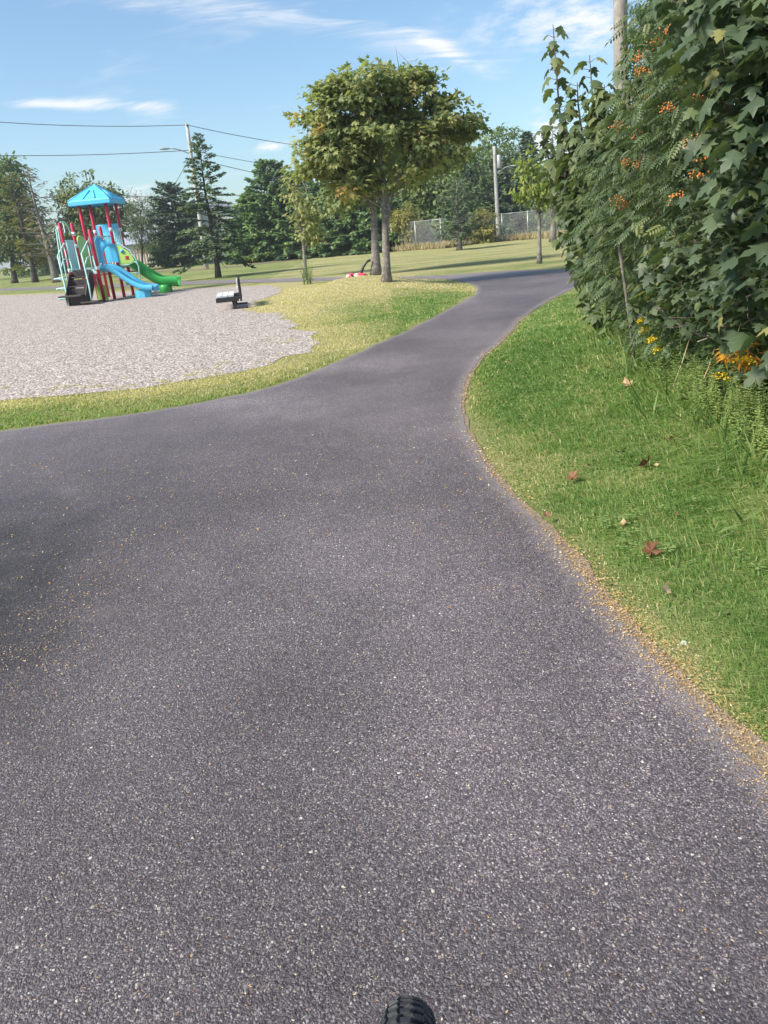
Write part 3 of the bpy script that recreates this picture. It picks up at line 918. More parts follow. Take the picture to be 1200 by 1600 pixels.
# ------------------------------------------------------------------ houses, fences, poles and wires behind the park
def ground3(px, py):
    p = gnd(px, py)
    return np.array([p[0], p[1], 0.0])


hs = empty('house', (at(338, 400, 84)[0], 84, 0), 'white clapboard house glimpsed behind the thin spruce and the utility pole', 'house')
w = Geo()
for k in range(22):
    w.box((0, -3.02 + .012 * (k % 2), .12 + .235 * k), (5.6, .06, .228))
w.box((0, 0, 2.6), (5.5, 6, 5.2))
w.build('wall', MAT['white'], hs)
r = Geo().prism([(-3.0, 5.2), (3.0, 5.2), (0, 6.5)], -3.5, 3.5)
r.build('roof', MAT['slate'], hs)
for x, z in ((.75, 4.1), (.75, 1.5), (-1.6, 4.1), (-1.6, 1.5)):
    f = Geo()
    for sx, sz, ww, hh in ((0, .66, 1.05, .1), (0, -.66, 1.05, .1), (.48, 0, .1, 1.22), (-.48, 0, .1, 1.22), (0, 0, .86, .05)):
        f.box((x + sx, -3.09, z + sz), (ww, .06, hh))
    fo = f.build('window', MAT['white'], hs)
    Geo().box((x, -3.07, z), (.9, .03, 1.25)).build('pane', MAT['glass'], fo)

hs2 = empty('garage', (-26.2, 93, 0), 'low garage with a blue-grey roof showing above the board fence', 'garage')
Geo().box((0, 0, 1.3), (7, 5, 2.6)).build('wall', MAT['white'], hs2)
rf = Geo()
for sgn in (-1, 1):
    rf.box((0, sgn * 1.45, 3.3), (7.6, 3.3, .12), R=np.array([[1, 0, 0], [0, math.cos(.45), sgn * math.sin(.45)], [0, -sgn * math.sin(.45), math.cos(.45)]]))
rf.build('roof', MAT['slate'], hs2)

# board fence
fa, fb = np.array([-29.5, 86.0]), np.array([-17.0, 86.0])
wf = empty('wooden_fence', (fa[0], fa[1], 0), 'brown vertical board fence behind the green slide and shrubs', 'fence')
L = np.linalg.norm(fb - fa)
rails = Geo()
for z in (.45, 1.65):
    rails.box((L / 2, .05, z), (L, .05, .1))
rails.build('rail', MAT['fencewood'], wf)
bm_ = Geo().box((0, 0, 1.04), (.205, .035, 2.08)).mesh('board', MAT['fencewood'])
for k in range(int(L / .31)):
    o = bpy.data.objects.new('board', bm_)
    COL.objects.link(o)
    o.parent = wf
    o.location = (.1 + k * .31, (k % 2) * .012, random.uniform(-.05, .03))

# chain-link fence
cpts = [gnd(614, 393), gnd(692, 388), gnd(745, 380.5), gnd(800, 375.5), gnd(860, 372), gnd(905, 369), gnd(960, 366)]
cl_ = np.array([(p[0], p[1]) for p in cpts])
clf = empty('chain_link_fence', (cl_[0][0], cl_[0][1], 0), 'long galvanised chain-link fence along the far edge of the field', 'fence')
o2 = np.array([cl_[0][0], cl_[0][1], 0])
seg = np.linalg.norm(np.diff(cl_, axis=0), axis=1)
cum = np.r_[0, np.cumsum(seg)]
def along(s):
    return np.array([np.interp(s, cum, cl_[:, 0]), np.interp(s, cum, cl_[:, 1]), 0]) - o2
HF = 1.95
post = Geo().tube([(0, 0, 0), (0, 0, HF + .05)], .035, 8).mesh('fence_post', MAT['galv'], True)
s = 0.0
while s < cum[-1]:
    o = bpy.data.objects.new('fence_post', post)
    COL.objects.link(o)
    o.parent = clf
    o.location = along(s)
    s += 2.6
ss = np.linspace(0, cum[-1], 40)
Geo().tube([along(q) + (0, 0, HF) for q in ss], .024, 6).build('top_rail', MAT['galv'], clf, True)
fab = Geo()
s = 0.0
while s < cum[-1] - 2:
    for sg in (0, 1):
        a, b = along(s + (2 if sg else 0)) + (0, 0, .05), along(s + (0 if sg else 2)) + (0, 0, HF)
        m_ = np.array([0, 0, .0065])
        fab.add([a - m_, a + m_, b + m_, b - m_], quads=[(0, 1, 2, 3)])
    s += .105
fab.build('wire_mesh', MAT['grey'], clf, stuff=True)


def street_pole(name, base, top, label, r0, r1, mat, n=9):
    o = empty(name, base, label, 'utility pole')
    t = np.array(top) - np.array(base)
    Geo().tube([t * k / n for k in range(n + 1)], np.linspace(r0, r1, n + 1), 14).build('pole', mat, o, True)
    return o, t


def lamp_arm(o, root, d, reach, rise, mat):
    root, d = np.array(root, float), np.array(d, float)
    pts = [root + d * reach * q + np.array([0, 0, rise * math.sin(q * math.pi / 2)]) for q in np.linspace(0, 1, 9)]
    Geo().tube(pts, .036, 8).build('lamp_arm', mat, o, True)
    h = Geo()
    e = pts[-1]
    prof = [(0, .05, .03), (.15, .09, .05), (.38, .14, .075), (.62, .13, .06), (.78, .07, .03), (.82, .02, .01)]
    rings = []
    a = np.linspace(0, 2 * math.pi, 12, endpoint=False)
    side = np.cross(d, (0, 0, 1))
    for q, hw, hh in prof:
        rings.append(e + d * q + np.cos(a)[:, None] * side * hw + np.sin(a)[:, None] * np.array([0, 0, hh]))
    h.grid(np.array(rings), True)
    h.build('lamp_head', mat, o, True)


b1 = ground3(323, 420.5)
p1, t1 = street_pole('utility_pole', b1, at(292, 194, b1[1]), 'tall grey wooden utility pole rising behind the thin spruce', .17, .11, MAT['paleplole'])
lamp_arm(p1, t1 * .80, (-.93, -.36, 0), 1.35, .45, MAT['grey'])
ins = Geo().tube([t1 * .985 + (0, -.15, 0), t1 * .985 + (0, -.15, .2)], [.05, .03], 8)
ins.build('insulator', MAT['grey'], p1, True)
b2 = ground3(779, 372)
p2, t2 = street_pole('utility_pole', b2, at(772, 229, b2[1]), 'pale utility pole with a curved lamp arm behind the chain-link fence', .2, .13, MAT['paleplole'])
lamp_arm(p2, t2 * .70, (.98, -.2, 0), 1.35, .6, MAT['grey'])
tr_ = Geo().tube([t2 * .76 + (.36, -.1, 0), t2 * .76 + (.36, -.1, .08), t2 * .83 + (.36, -.1, .55), t2 * .83 + (.36, -.1, .62)], [.15, .2, .2, .1], 14)
tr_.build('transformer', MAT['grey'], p2, True)
Geo().bar(t2 * .79, t2 * .79 + (.25, -.08, 0), .08, .08).build('transformer_bracket', MAT['grey'], p2)
b3 = np.array([*at(972, 380, 19.0)[:2], 0.0])
top3 = at(969, -90, 19.0)
p3, t3 = street_pole('utility_pole', b3, top3, 'weathered wooden utility pole rising out of the tall shrubs', .17, .145, MAT['pole'], 14)

WIRE_G = 'overhead wires strung between the poles'
def wire(a, b, sag, r, label):
    a, b = np.array(a), np.array(b)
    q = np.linspace(0, 1, 28)
    P = a + (b - a) * q[:, None]
    P[:, 2] -= sag * 4 * q * (1 - q)
    tag(Geo().tube(P, r, 5).build('power_line', MAT['wire'], smooth=True), label, 'wire', WIRE_G)


T1, T2 = b1 + t1, b2 + t2
wire(at(-160, 176, 55), T1 + (0, 0, -.05), .35, .022, 'topmost overhead wire running left from the pole behind the spruce')
wire(at(-160, 239, 55), b1 + t1 * .83, .25, .022, 'lower overhead wire running left from the pole behind the spruce')
wire(T1 + (0, 0, -.05), T2 + (0, 0, -.1), 1.0, .022, 'topmost overhead wire between the two lamp poles')
wire(b1 + t1 * .83, b2 + t2 * .72, .9, .018, 'middle overhead wire between the two lamp poles')
wire(b1 + t1 * .78, b2 + t2 * .47, .9, .022, 'lowest overhead wire between the two lamp poles')
wire(b1 + t1 * .80, at(262, 304, 70), .1, .02, 'slanting service wire dropping from the pole lamp to the houses')
wire(at(-200, 307, 82), at(520, 301, 82), .25, .035, 'upper thick cable crossing behind the trees above the play tower')
wire(at(-200, 330, 82), at(520, 318, 82), .3, .035, 'lower thick cable crossing behind the play tower roof')


# ------------------------------------------------------------------ trees
def limb(a, b, n=6, bend=.2):
    a, b = np.array(a, float), np.array(b, float)
    L = np.linalg.norm(b - a)
    q = np.linspace(0, 1, n)[:, None]
    P = a + (b - a) * q
    P += np.sin(q * math.pi) * (rng.normal(0, bend * L * .5, 3) + np.array([0, 0, -.25 * bend * L]))
    return P


def ell(px, py, rx, ry, Y, depth=None, back=0.0):
    c = at(px, py, Y + back)
    k = np.linalg.norm(c - _C) / FPX
    return (c[0], c[1], c[2], rx * k, (depth or rx * .9) * k, ry * k)


def sample_ell(E, n, shell=.45):
    vol = np.array([e[3] * e[4] * e[5] for e in E]) ** .75
    i = rng.choice(len(E), n, p=vol / vol.sum())
    E = np.array(E)
    d = rdir(n)
    rad = (shell ** 3 + (1 - shell ** 3) * rng.random(n)) ** (1 / 3)
    return E[i, :3] + d * rad[:, None] * E[i, 3:], d


def broadleaf(name, label, E, base, trunk, n_clump, n_leaf, leaf, clump_r, lm, bm='barkg', tpl=None, group=None, cat='tree', r0=.12, limbs=26, trunks=None, tintb=.45, shell=.45, twigs=0):
    """trunk: list of world points from the base up; E: crown ellipsoids in world space"""
    base = np.array(base, float)
    root = empty(name, base, label, cat, group)
    G = Geo()
    allp = []
    for it, tp in enumerate([trunk] + (trunks or [])):
        tp = np.array(tp, float)
        q = np.linspace(0, 1, 12)
        ts = np.linspace(0, 1, len(tp))
        P = np.stack([np.interp(q, ts, tp[:, k]) for k in range(3)], 1)
        P[1:-1] = (P[:-2] + 2 * P[1:-1] + P[2:]) / 4
        rr = r0 * (1 - .72 * q) * ((1 + .45 * np.exp(-q * 16)) if it == 0 else .62)
        G.tube(P - base, rr, 10)
        allp += [(p, r) for p, r in zip(P[3:], rr[3:])]
    cen, out = sample_ell(E, n_clump, shell)
    ap = np.array([p for p, r in allp])
    for c in cen[:limbs]:
        low = ap[:, 2] < c[2] - .15 * abs(c[2])
        cand = np.where(low)[0] if low.any() else np.arange(len(ap))
        j = cand[np.argmin(np.linalg.norm(ap[cand] - c, axis=1) + rng.random(len(cand)) * .3)]
        G.tube(limb(ap[j] - base, c - base), np.linspace(max(allp[j][1] * .3, .012), .006 + r0 * .03, 6), 6)
    for c in cen[limbs:limbs + twigs]:
        d = unit(rng.normal(size=3) + np.array([0, 0, .7]))
        G.tube([c - base, c - base + d * .35, c - base + d * rng.uniform(.45, .65)], [.008, .006, .003], 4)
    G.build('trunk', MAT[bm], root, True)
    n = n_clump * n_leaf
    ci = np.repeat(np.arange(n_clump), n_leaf)
    off = rdir(n) * (clump_r * rng.uniform(.55, 1.35, n_clump))[ci, None] * (rng.random(n) ** .45)[:, None] * np.array([1.15, 1.15, .62])
    pos = cen[ci] + off
    d = unit(out[ci] * .5 + off / clump_r * .6 + rdir(n) * .6 + np.array([0, 0, -.45]))
    nn = unit(np.array([0, 0, .9]) + out[ci] * .45 + rdir(n) * .55)
    ct = rng.normal(0, .13, n_clump)
    hi = (pos[:, 2] - pos[:, 2].min()) / (np.ptp(pos[:, 2]) + 1e-6)
    tint = np.clip(tintb + ct[ci] + rng.normal(0, .14, n) + .0 * hi, 0, 1)
    C_ = Geo().inst(tpl or OVAL, pos - base, d, nn, leaf * rng.uniform(.65, 1.25, n), tint)
    C_.build('crown', MAT[lm], root)
    return root


def conifer(name, label, base, H, R, n_br, n_sp, card, lm, bm='barkd', group=None, cat='tree', z0=.08, lean=(0, 0), droop=.28, tpl=None, r0=None, gap=0.0, tintb=.45, power=.85, bare=0):
    root = empty(name, base, label, cat, group)
    G = Geo()
    r0 = r0 or H * .016
    top = np.array([lean[0], lean[1], H])
    q = np.linspace(0, 1, 12)
    G.tube(top * q[:, None] + np.c_[.04 * np.sin(q * 7), .03 * np.sin(q * 5 + 1), q * 0], r0 * (1 - .93 * q) * (1 + .35 * np.exp(-q * 20)), 9)
    pos, dr, nn, sc, tn = [], [], [], [], []
    for k in range(n_br):
        f = z0 + (1 - z0) * (k + rng.random()) / n_br
        L = R * (1 - f) ** power * rng.uniform(.65, 1.15) + .05 * R
        a = k * 2.399 + rng.normal(0, .35)
        st = top * f
        hd = np.array([math.cos(a), math.sin(a), 0])
        rise = rng.normal(.12, .12) + .55 * f ** 2
        tq = np.linspace(0, 1, 7)[:, None]
        P = st + hd * L * tq + np.array([0, 0, 1]) * (L * (rise * tq - droop * tq ** 2 + .10 * tq ** 4))
        if k % 2 == 0 or n_br < 140:
            G.tube(P, np.linspace(max(.008, r0 * .28 * (1 - f)), .004, 7), 5)
        if rng.random() < gap:
            continue
        m = max(4, int(n_sp * (L / R + .12)))
        t = rng.random(m) ** .7 * .93 + .07
        pp = np.stack([np.interp(t, tq[:, 0], P[:, i]) for i in range(3)], 1)
        side = np.cross(hd, (0, 0, 1))
        sg = rng.choice([-1, 1], m)
        d = unit(hd * rng.uniform(.4, 1.1, m)[:, None] + side * (sg * rng.uniform(.2, 1.1, m))[:, None] + np.array([0, 0, 1]) * rng.normal(-.12, .3, m)[:, None])
        pos.append(pp + rng.normal(0, .03 * R * .3, (m, 3))); dr.append(d)
        nn.append(unit(np.array([0, 0, 1.0]) + rdir(m) * .55))
        sc.append(card * rng.uniform(.6, 1.25, m) * (.55 + .45 * (1 - f)))
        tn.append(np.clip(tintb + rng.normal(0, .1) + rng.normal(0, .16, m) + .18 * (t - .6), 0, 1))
    G.build('trunk', MAT[bm], root, True)
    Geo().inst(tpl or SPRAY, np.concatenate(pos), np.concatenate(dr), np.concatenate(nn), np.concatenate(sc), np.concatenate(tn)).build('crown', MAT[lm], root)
    return root


def on_turf(px, py):
    """where a pixel of the turf lies, the mound allowed for"""
    z = 0.0
    for _ in range(12):
        p = gnd(px, py, z)
        z = .5 * z + .5 * float(height(p[None, :2])[0])
    p = gnd(px, py, z)
    return np.array([p[0], p[1], z])


# --- the maple with the wide crown on the mound, and the second trunk behind it
b = on_turf(604, 440)
Y = b[1]
EM = [ell(*e, Y) for e in ((585, 138, 56, 32), (540, 172, 54, 38), (500, 212, 36, 30), (640, 160, 50, 38), (690, 190, 46, 26), (738, 198, 20, 12), (600, 205, 62, 36), (655, 226, 40, 22), (532, 240, 48, 30), (494, 255, 28, 20), (572, 268, 30, 16), (478, 196, 14, 14), (655, 106, 9, 9), (586, 98, 9, 8), (520, 140, 14, 11), (715, 225, 20, 9), (690, 160, 16, 10), (548, 292, 30, 18), (616, 282, 18, 12), (640, 268, 26, 12))]
trunk = [b + (0, 0, -.05), at(603, 400, Y), at(602, 340, Y), at(598, 290, Y), at(592, 240, Y), at(596, 180, Y)]
fork = [at(604, 345, Y), at(612, 300, Y), at(626, 270, Y - .1), at(650, 220, Y)]
broadleaf('maple_tree', 'broad rounded maple with a slim grey trunk standing on the dry mound', EM, b, trunk, 265, 50, .145, .33, 'park', trunks=[fork], tpl=MAPLE_LOW, r0=.115, limbs=60, tintb=.55, shell=.5, twigs=24)
b = ground3(588, 430)
Y = b[1]
EM2 = [ell(*e, Y) for e in ((560, 280, 40, 26), (630, 262, 46, 22), (600, 235, 56, 32), (690, 240, 32, 16), (538, 305, 24, 16))]
broadleaf('maple_tree', 'darker maple whose mottled trunk stands just behind the mound', EM2, b, [b, at(586, 380, Y), at(584, 330, Y), at(583, 300, Y), at(584, 250, Y)], 150, 46, .18, .6, 'park', trunks=[[at(585, 335, Y), at(577, 312, Y), at(570, 290, Y)]], tpl=MAPLE_LOW, r0=.17, limbs=40, tintb=.45, shell=.6)

# --- small half-bare tree and its weed clump
b = ground3(477, 434)
Y = b[1]
EM = [ell(*e, Y) for e in ((470, 320, 22, 26), (490, 345, 16, 30), (460, 300, 14, 18), (478, 362, 14, 14))]
broadleaf('young_tree', 'small thin tree with bare upper twigs in front of the tall hedge', EM, b, [b, at(476, 400, Y), at(473, 372, Y), at(466, 340, Y), at(462, 285, Y)], 60, 22, .16, .34, 'park', 'barkg',
          trunks=[[at(475, 392, Y), at(484, 370, Y), at(482, 300, Y), at(465, 270, Y)]], r0=.085, limbs=45, tintb=.6, shell=.2, twigs=15)
b = ground3(843, 412.5)
Y = b[1]
EM = [ell(*e, Y) for e in ((834, 286, 28, 28), (866, 298, 28, 16), (826, 255, 15, 22), (850, 318, 16, 8), (880, 282, 16, 12), (856, 256, 10, 16))]
broadleaf('young_tree', 'slender young tree with light green leaves on the lawn beyond the path', EM, b, [b, at(843, 370, Y), at(842, 325, Y), at(838, 295, Y), at(822, 250, Y)], 95, 15, .15, .34, 'lime', 'barkg',
          trunks=[[at(842, 325, Y), at(852, 305, Y), at(876, 290, Y)], [at(842, 330, Y), at(846, 290, Y), at(856, 255, Y)]], r0=.07, limbs=40, shell=.2, tintb=.42)

# --- the thin spruce, the pines, and the shrubs along the fence
b = ground3(341, 434)
conifer('spruce_tree', 'thin drooping spruce standing in front of the utility pole', b, 6.55, 2.1, 170, 90, .24, 'spruce', lean=(.12, 0), droop=.32, gap=.18, r0=.14, z0=.12, tintb=.5, power=.75)
b = ground3(864, 378)
conifer('pine_tree', 'pine with bare lower branches behind the slender young tree', b, 6.2, 2.3, 40, 46, .42, 'spruce', 'barkg', droop=.05, gap=.25, r0=.2, z0=.30, tpl=TUFT)
b = ground3(718, 391)
conifer('pine_tree', 'small bushy blue-green pine beside the chain-link fence', b, 3.9, 1.75, 70, 60, .34, 'spruce', 'barkg', droop=.0, r0=.16, z0=.14, tpl=TUFT, tintb=.5, power=.5)
b = ground3(801, 374)
conifer('spruce_tree', 'knee-high young spruce at the foot of the chain-link fence', b, 1.5, .8, 40, 20, .2, 'spruce', droop=.1, r0=.03)
for px, py, pt, rx, label in ((636, 391, 320, 23, 'rounded yellowing bush at the left end of the chain-link fence'),
                              (754, 380, 328, 16, 'upright yellow-green bush beside the small bushy pine')):
    b = ground3(px, py)
    Y = b[1] - .6
    b[1] = Y
    E = [ell(px, pt + 24, rx, 26, Y), ell(px + 2, pt + 45, rx * .7, 20, Y), ell(px - 4, pt + 16, rx * .7, 14, Y)]
    broadleaf('bush', label, E, b, [b, at(px, py - 22, Y), at(px, pt + 24, Y)], 60, 40, .2, .45, 'olive', r0=.06, limbs=14, cat='bush', tintb=.55)
for px, py, rx, label in ((660, 388, 15, 'low reddish-brown bush against the chain-link fence'), (757, 378, 9, 'small orange bush at the fence by the pale pole')):
    b = ground3(px, py)
    b[1] -= .5
    broadleaf('bush', label, [ell(px, py - 16, rx, 15, b[1])], b, [b, at(px, py - 10, b[1]), at(px, py - 20, b[1])], 26, 34, .15, .35, 'rust' if rx > 10 else 'orange', r0=.04, limbs=10, cat='bush')

# --- tall hedge of conifers
HG = 'conifers in the tall hedge'
for i, (px, py, pt, rx, label) in enumerate((
        (405, 407, 300, 34, 'shortest hedge conifer at the left end of the tall hedge'), (437, 405, 250, 46, 'tallest pointed hedge conifer left of the half-bare tree'),
        (474, 402, 268, 42, 'hedge conifer directly behind the half-bare tree'), (508, 400, 288, 40, 'hedge conifer just right of the half-bare tree'),
        (540, 398, 296, 40, 'hedge conifer left of the mottled maple trunk'), (572, 395, 290, 40, 'hedge conifer behind the mottled maple trunk'),
        (601, 393, 300, 34, 'hedge conifer at the right end of the tall hedge'))):
    b = ground3(px, py + 1)
    b[1] = 67.5 - .030 * (px - 400)
    b[0] = at(px, py, b[1])[0]
    H_ = at(px, pt, b[1])[2]
    conifer('hedge_conifer', label, b, H_, rx * b[1] / FPX * 1.5, 270, 140, .42, 'cedar', group=HG, droop=.22, z0=.01, power=.62, tintb=.42, r0=.16)

# --- trees to the left
b = ground3(22, 439)
b[1] -= 12; b[0] = at(22, 437, b[1])[0]
Y = b[1]
broadleaf('maple_tree', 'dense dark broadleaf tree at the far left behind the gravel', [ell(*e, Y) for e in ((10, 300, 34, 44), (25, 350, 34, 40), (-20, 320, 50, 60), (30, 290, 14, 22), (15, 385, 30, 22))], b,
          [b, at(20, 415, Y), at(17, 380, Y), at(14, 320, Y)], 170, 46, .42, .85, 'broad', 'barkd', r0=.26, limbs=40, cat='tree', tintb=.4)
b = ground3(-45, 440)
b[1] -= 12; Y = b[1]
broadleaf('maple_tree', 'broadleaf tree mostly beyond the left edge of the view', [ell(*e, Y) for e in ((-80, 310, 60, 60), (-70, 360, 60, 40))], b, [b, at(-75, 400, Y), at(-75, 320, Y)], 120, 40, .45, 1.0, 'broad', 'barkd', r0=.26, limbs=30)
b = ground3(86, 436)
b[1] -= 14; b[0] = at(86, 434, b[1])[0]
conifer('pine_tree', 'dying pine with mostly bare grey branches behind the play tower', b, 8.2, 2.4, 80, 40, .5, 'rust', 'barkg', lean=(-.2, 0), droop=.12, gap=.72, r0=.26, z0=.22, tpl=TUFT, power=.55, tintb=.6)
b = ground3(54, 437)
b[1] -= 13; b[0] = at(54, 435, b[1])[0]
conifer('pine_tree', 'olive-green pine between the dark tree and the dying pine', b, 8.6, 2.3, 70, 44, .55, 'olive', 'barkd', lean=(.1, 0), droop=.15, gap=.15, r0=.24, z0=.12, tpl=TUFT, power=.4, tintb=.15)
b = np.array([*at(140, 425, 74)[:2], 0]); Y = 74
broadleaf('maple_tree', 'rounded bright maple directly behind the blue roof of the play tower', [ell(*e, Y) for e in ((140, 305, 40, 28), (118, 330, 30, 32), (165, 330, 32, 34), (140, 360, 44, 32))], b,
          [b, at(141, 400, Y), at(140, 330, Y)], 160, 44, .36, .8, 'park', 'barkd', r0=.2, limbs=30, tintb=.3)
b = np.array([*at(222, 418, 82)[:2], 0]); Y = 82
broadleaf('willow_tree', 'feathery grey-green tree in front of the board fence', [ell(*e, Y) for e in ((215, 345, 22, 36), (238, 350, 22, 34), (240, 380, 18, 18), (200, 355, 12, 22), (240, 325, 12, 16))], b,
          [b, at(222, 395, Y), at(220, 330, Y)], 130, 34, .36, .7, 'rowan', 'barkd', tpl=LANCE, r0=.14, limbs=50, shell=.2, tintb=.5, twigs=20)
b = np.array([*at(285, 415, 80)[:2], 0])
conifer('spruce_tree', 'dark brownish spruce with a blunt crown left of the utility pole', b, at(278, 288, 80)[2], 3.0, 190, 80, .55, 'spruce', droop=.3, z0=.06, power=.38, tintb=.15)
b = np.array([*at(262, 416, 79)[:2], 0]); Y = 79
broadleaf('bush', 'scrubby dark bush against the board fence', [ell(262, 395, 24, 18, Y)], b, [b, at(262, 405, Y), at(262, 395, Y)], 60, 36, .32, .6, 'fill', r0=.08, limbs=20, cat='bush', tintb=.6)
b = np.array([*at(366, 408, 72)[:2], 0]); Y = 72
broadleaf('bush', 'pale scrub below the white house beside the hedge', [ell(372, 385, 16, 20, Y)], b, [b, at(366, 398, Y), at(366, 386, Y)], 40, 36, .3, .5, 'broad', r0=.06, limbs=12, cat='bush', tintb=.7)
for k, (px, pt, rx, label) in enumerate(((190, 330, 30, 'distant tree behind the garage roof'), (305, 330, 26, 'distant tree left of the white house'), (395, 325, 22, 'distant tree between the house and the hedge'), (75, 360, 34, 'distant low tree behind the dying pine'), (25, 335, 40, 'distant tree at the far left behind the dark broadleaf tree'), (115, 372, 34, 'distant low tree left of the bright maple trunk'))):
    Y = 100 + 3 * k
    b = np.array([*at(px, 420, Y)[:2], 0])
    broadleaf('broadleaf_tree', label, [ell(px, pt + 30, rx, 32, Y), ell(px, pt + 60, rx * 1.2, 28, Y)], b, [b, at(px, 405, Y), at(px, pt + 20, Y)], 70, 36, .5, 1.2, 'broad', 'barkd', r0=.2, limbs=16, tintb=.35)

# --- wood behind the chain-link fence
FG = 'trees behind the chain-link fence'
for px, pt, rx, Y, lm, tb, kind, label in (
        (640, 262, 34, 68, 'broad', .45, 'b', 'mid-green tree partly hidden by the spreading maple crown'),
        (690, 250, 36, 66, 'broad', .55, 'b', 'olive tree right of the maple crown above the fence'),
        (728, 238, 30, 80, 'broad', .35, 'b', 'green tree left of the pale lamp pole'),
        (776, 206, 46, 88, 'broad', .42, 'b', 'tallest tree of the wood, right behind the pale lamp pole'),
        (826, 206, 24, 84, 'spruce', .35, 'c', 'dark narrow spruce right of the tallest tree'),
        (800, 262, 34, 80, 'spruce', .30, 'c', 'low spreading dark spruce behind the lamp arm'),
        (872, 262, 34, 66, 'broad', .30, 'b', 'dark tree behind the slender young tree'),
        (915, 262, 40, 62, 'broad', .30, 'b', 'dark tree behind the left edge of the shrubs'),
        (975, 250, 46, 60, 'broad', .35, 'b', 'tree hidden behind the tall shrubs and the weathered pole')):
    b = np.array([*at(px, 372, Y)[:2], 0])
    if kind == 'c':
        H_ = at(px, pt, Y)[2]
        conifer('spruce_tree', label, b, H_, rx * Y / FPX * 1.2, 150, 60, .75, lm, group=FG, droop=.2, z0=.06, power=.6, tintb=tb)
    else:
        E = [ell(px, pt + 32, rx * .75, 34, Y), ell(px - rx * .4, pt + 62, rx * .75, 38, Y), ell(px + rx * .4, pt + 66, rx * .75, 38, Y), ell(px, pt + 100, rx * 1.05, 34, Y)]
        broadleaf('broadleaf_tree', label, E, b, [b, at(px, 340, Y), at(px, pt + 30, Y)], 150, 44, .42, .95, lm, 'barkd', r0=.24, limbs=30, group=FG, tintb=tb)
# dead stems and dry growth along the foot of the fence
dg = Geo()
n = 5200
s = rng.uniform(0, cum[-1], n)
P = np.stack([np.interp(s, cum, cl_[:, 0]), np.interp(s, cum, cl_[:, 1]) + rng.normal(-.1, .35, n), np.zeros(n)], 1)
dg.inst(LANCE, P, unit(np.c_[rng.normal(0, .35, (n, 2)), np.ones(n)]), rdir(n), rng.uniform(.2, .6, n), rng.uniform(.55, 1, n))
tag(dg.build('fence_undergrowth', MAT['straw']), 'dry brown grass along the foot of the chain-link fence', 'undergrowth', kind='stuff')


# ------------------------------------------------------------------ play structure
PO, PTH = (-9.98, 26.93, 0), -0.063
play = empty('play_structure', PO, 'red-posted playground tower with blue roof and two slides on the gravel', 'play structure', rz=PTH)
SX, SY = .97, .965
def part(G_, name, mat, label=None, smooth=True, bevel=0.0, parent=None):
    return G_.build(name, MAT[mat], parent or play, smooth, bevel, label)


for i, j, top in ((0, 0, 2.66), (0, 1, 2.66), (1, 0, 2.36), (1, 1, 2.46), (0, 2, 3.36), (1, 2, 3.36), (0, 3, 3.36), (1, 3, 3.36)):
    pg = Geo().tube([(i * SX, j * SY, -.05), (i * SX, j * SY, top - .04), (i * SX, j * SY, top)], [.057, .057, .035], 14)
    part(pg, 'post', 'red')
# collars where rails are clamped to the posts
# roof
rc, rh = np.array([SX / 2, SY * 2.5]), .76
q = [(-1, -1), (1, -1), (1, 1), (-1, 1)]
rings = []
for sc_, z in ((.97, 3.22), (1.0, 3.24), (1.0, 3.36), (.97, 3.40), (.5, 3.66), (.06, 3.90), (.0, 3.91)):
    ring = []
    for k in range(4):
        a, b = np.array(q[k]), np.array(q[(k + 1) % 4])
        for t in (0, .06, .5, .94):
            ring.append((*(rc + rh * sc_ * (a + (b - a) * t)), z))
    rings.append(ring)
roof = part(Geo().grid(np.array(rings), True), 'roof', 'blue', smooth=False, bevel=.02)
rb = Geo()
for k in range(4):
    a, b = np.array(q[k]), np.array(q[(k + 1) % 4])
    n_ = (a + b) / 2
    for t in (.34, .66):
        e = rc + rh * (a + (b - a) * t) * .93
        tp = rc + rh * (a + (b - a) * (.5 + (t - .5) * .25)) * .28
        lo, hi = np.array([*e, 3.425]), np.array([*tp, 3.785])
        rb.bar(lo, lo + (hi - lo) * .8, .05, .045)
    rb.tube([(*(rc + rh * a * .985), 3.40), (*(rc + rh * a * .04), 3.905)], .022, 6)
part(rb, 'roof_rib', 'blue', parent=roof)
# decks
for y0, y1, z, nm in ((0, SY, 1.10, 'deck'), (SY, 3 * SY, 1.16, 'deck')):
    d = Geo().box((SX / 2, (y0 + y1) / 2, z - .04), (SX - .02, y1 - y0 - .03, .06))
    for x in (.03, SX - .03):
        d.box((x, (y0 + y1) / 2, z - .085), (.04, y1 - y0 - .12, .15))
    for y in (y0 + .03, y1 - .03):
        d.box((SX / 2, y, z - .085), (SX - .12, .04, .15))
    part(d, nm, 'mint', smooth=False)

# --- double blue slide
def slide_path(pts, n=28):
    P = np.array(pts, float)
    t = np.r_[0, np.cumsum(np.linalg.norm(np.diff(P, axis=0), axis=1))]
    u = np.linspace(0, t[-1], n)
    Q = np.stack([np.interp(u, t, P[:, k]) for k in range(2)], 1)
    for _ in range(3):
        Q[1:-1] = (Q[:-2] + 2 * Q[1:-1] + Q[2:]) / 4
    return Q


def sweep(profile, path, yc, lateral=None):
    prof = np.array(profile, float)
    tg = unit(np.gradient(path, axis=0))
    nr = np.stack([-tg[:, 1], tg[:, 0]], 1)
    out = []
    for i, (p, n_) in enumerate(zip(path, nr)):
        w_ = 1.0 if lateral is None else lateral[i]
        out.append([(p[0] + n_[0] * b, yc + a * w_, p[1] + n_[1] * b) for a, b in prof])
    return np.array(out)


def channel(xs, wall, depth, thick):
    """upper line of a trough cross-section and its underside"""
    up_ = []
    return up_


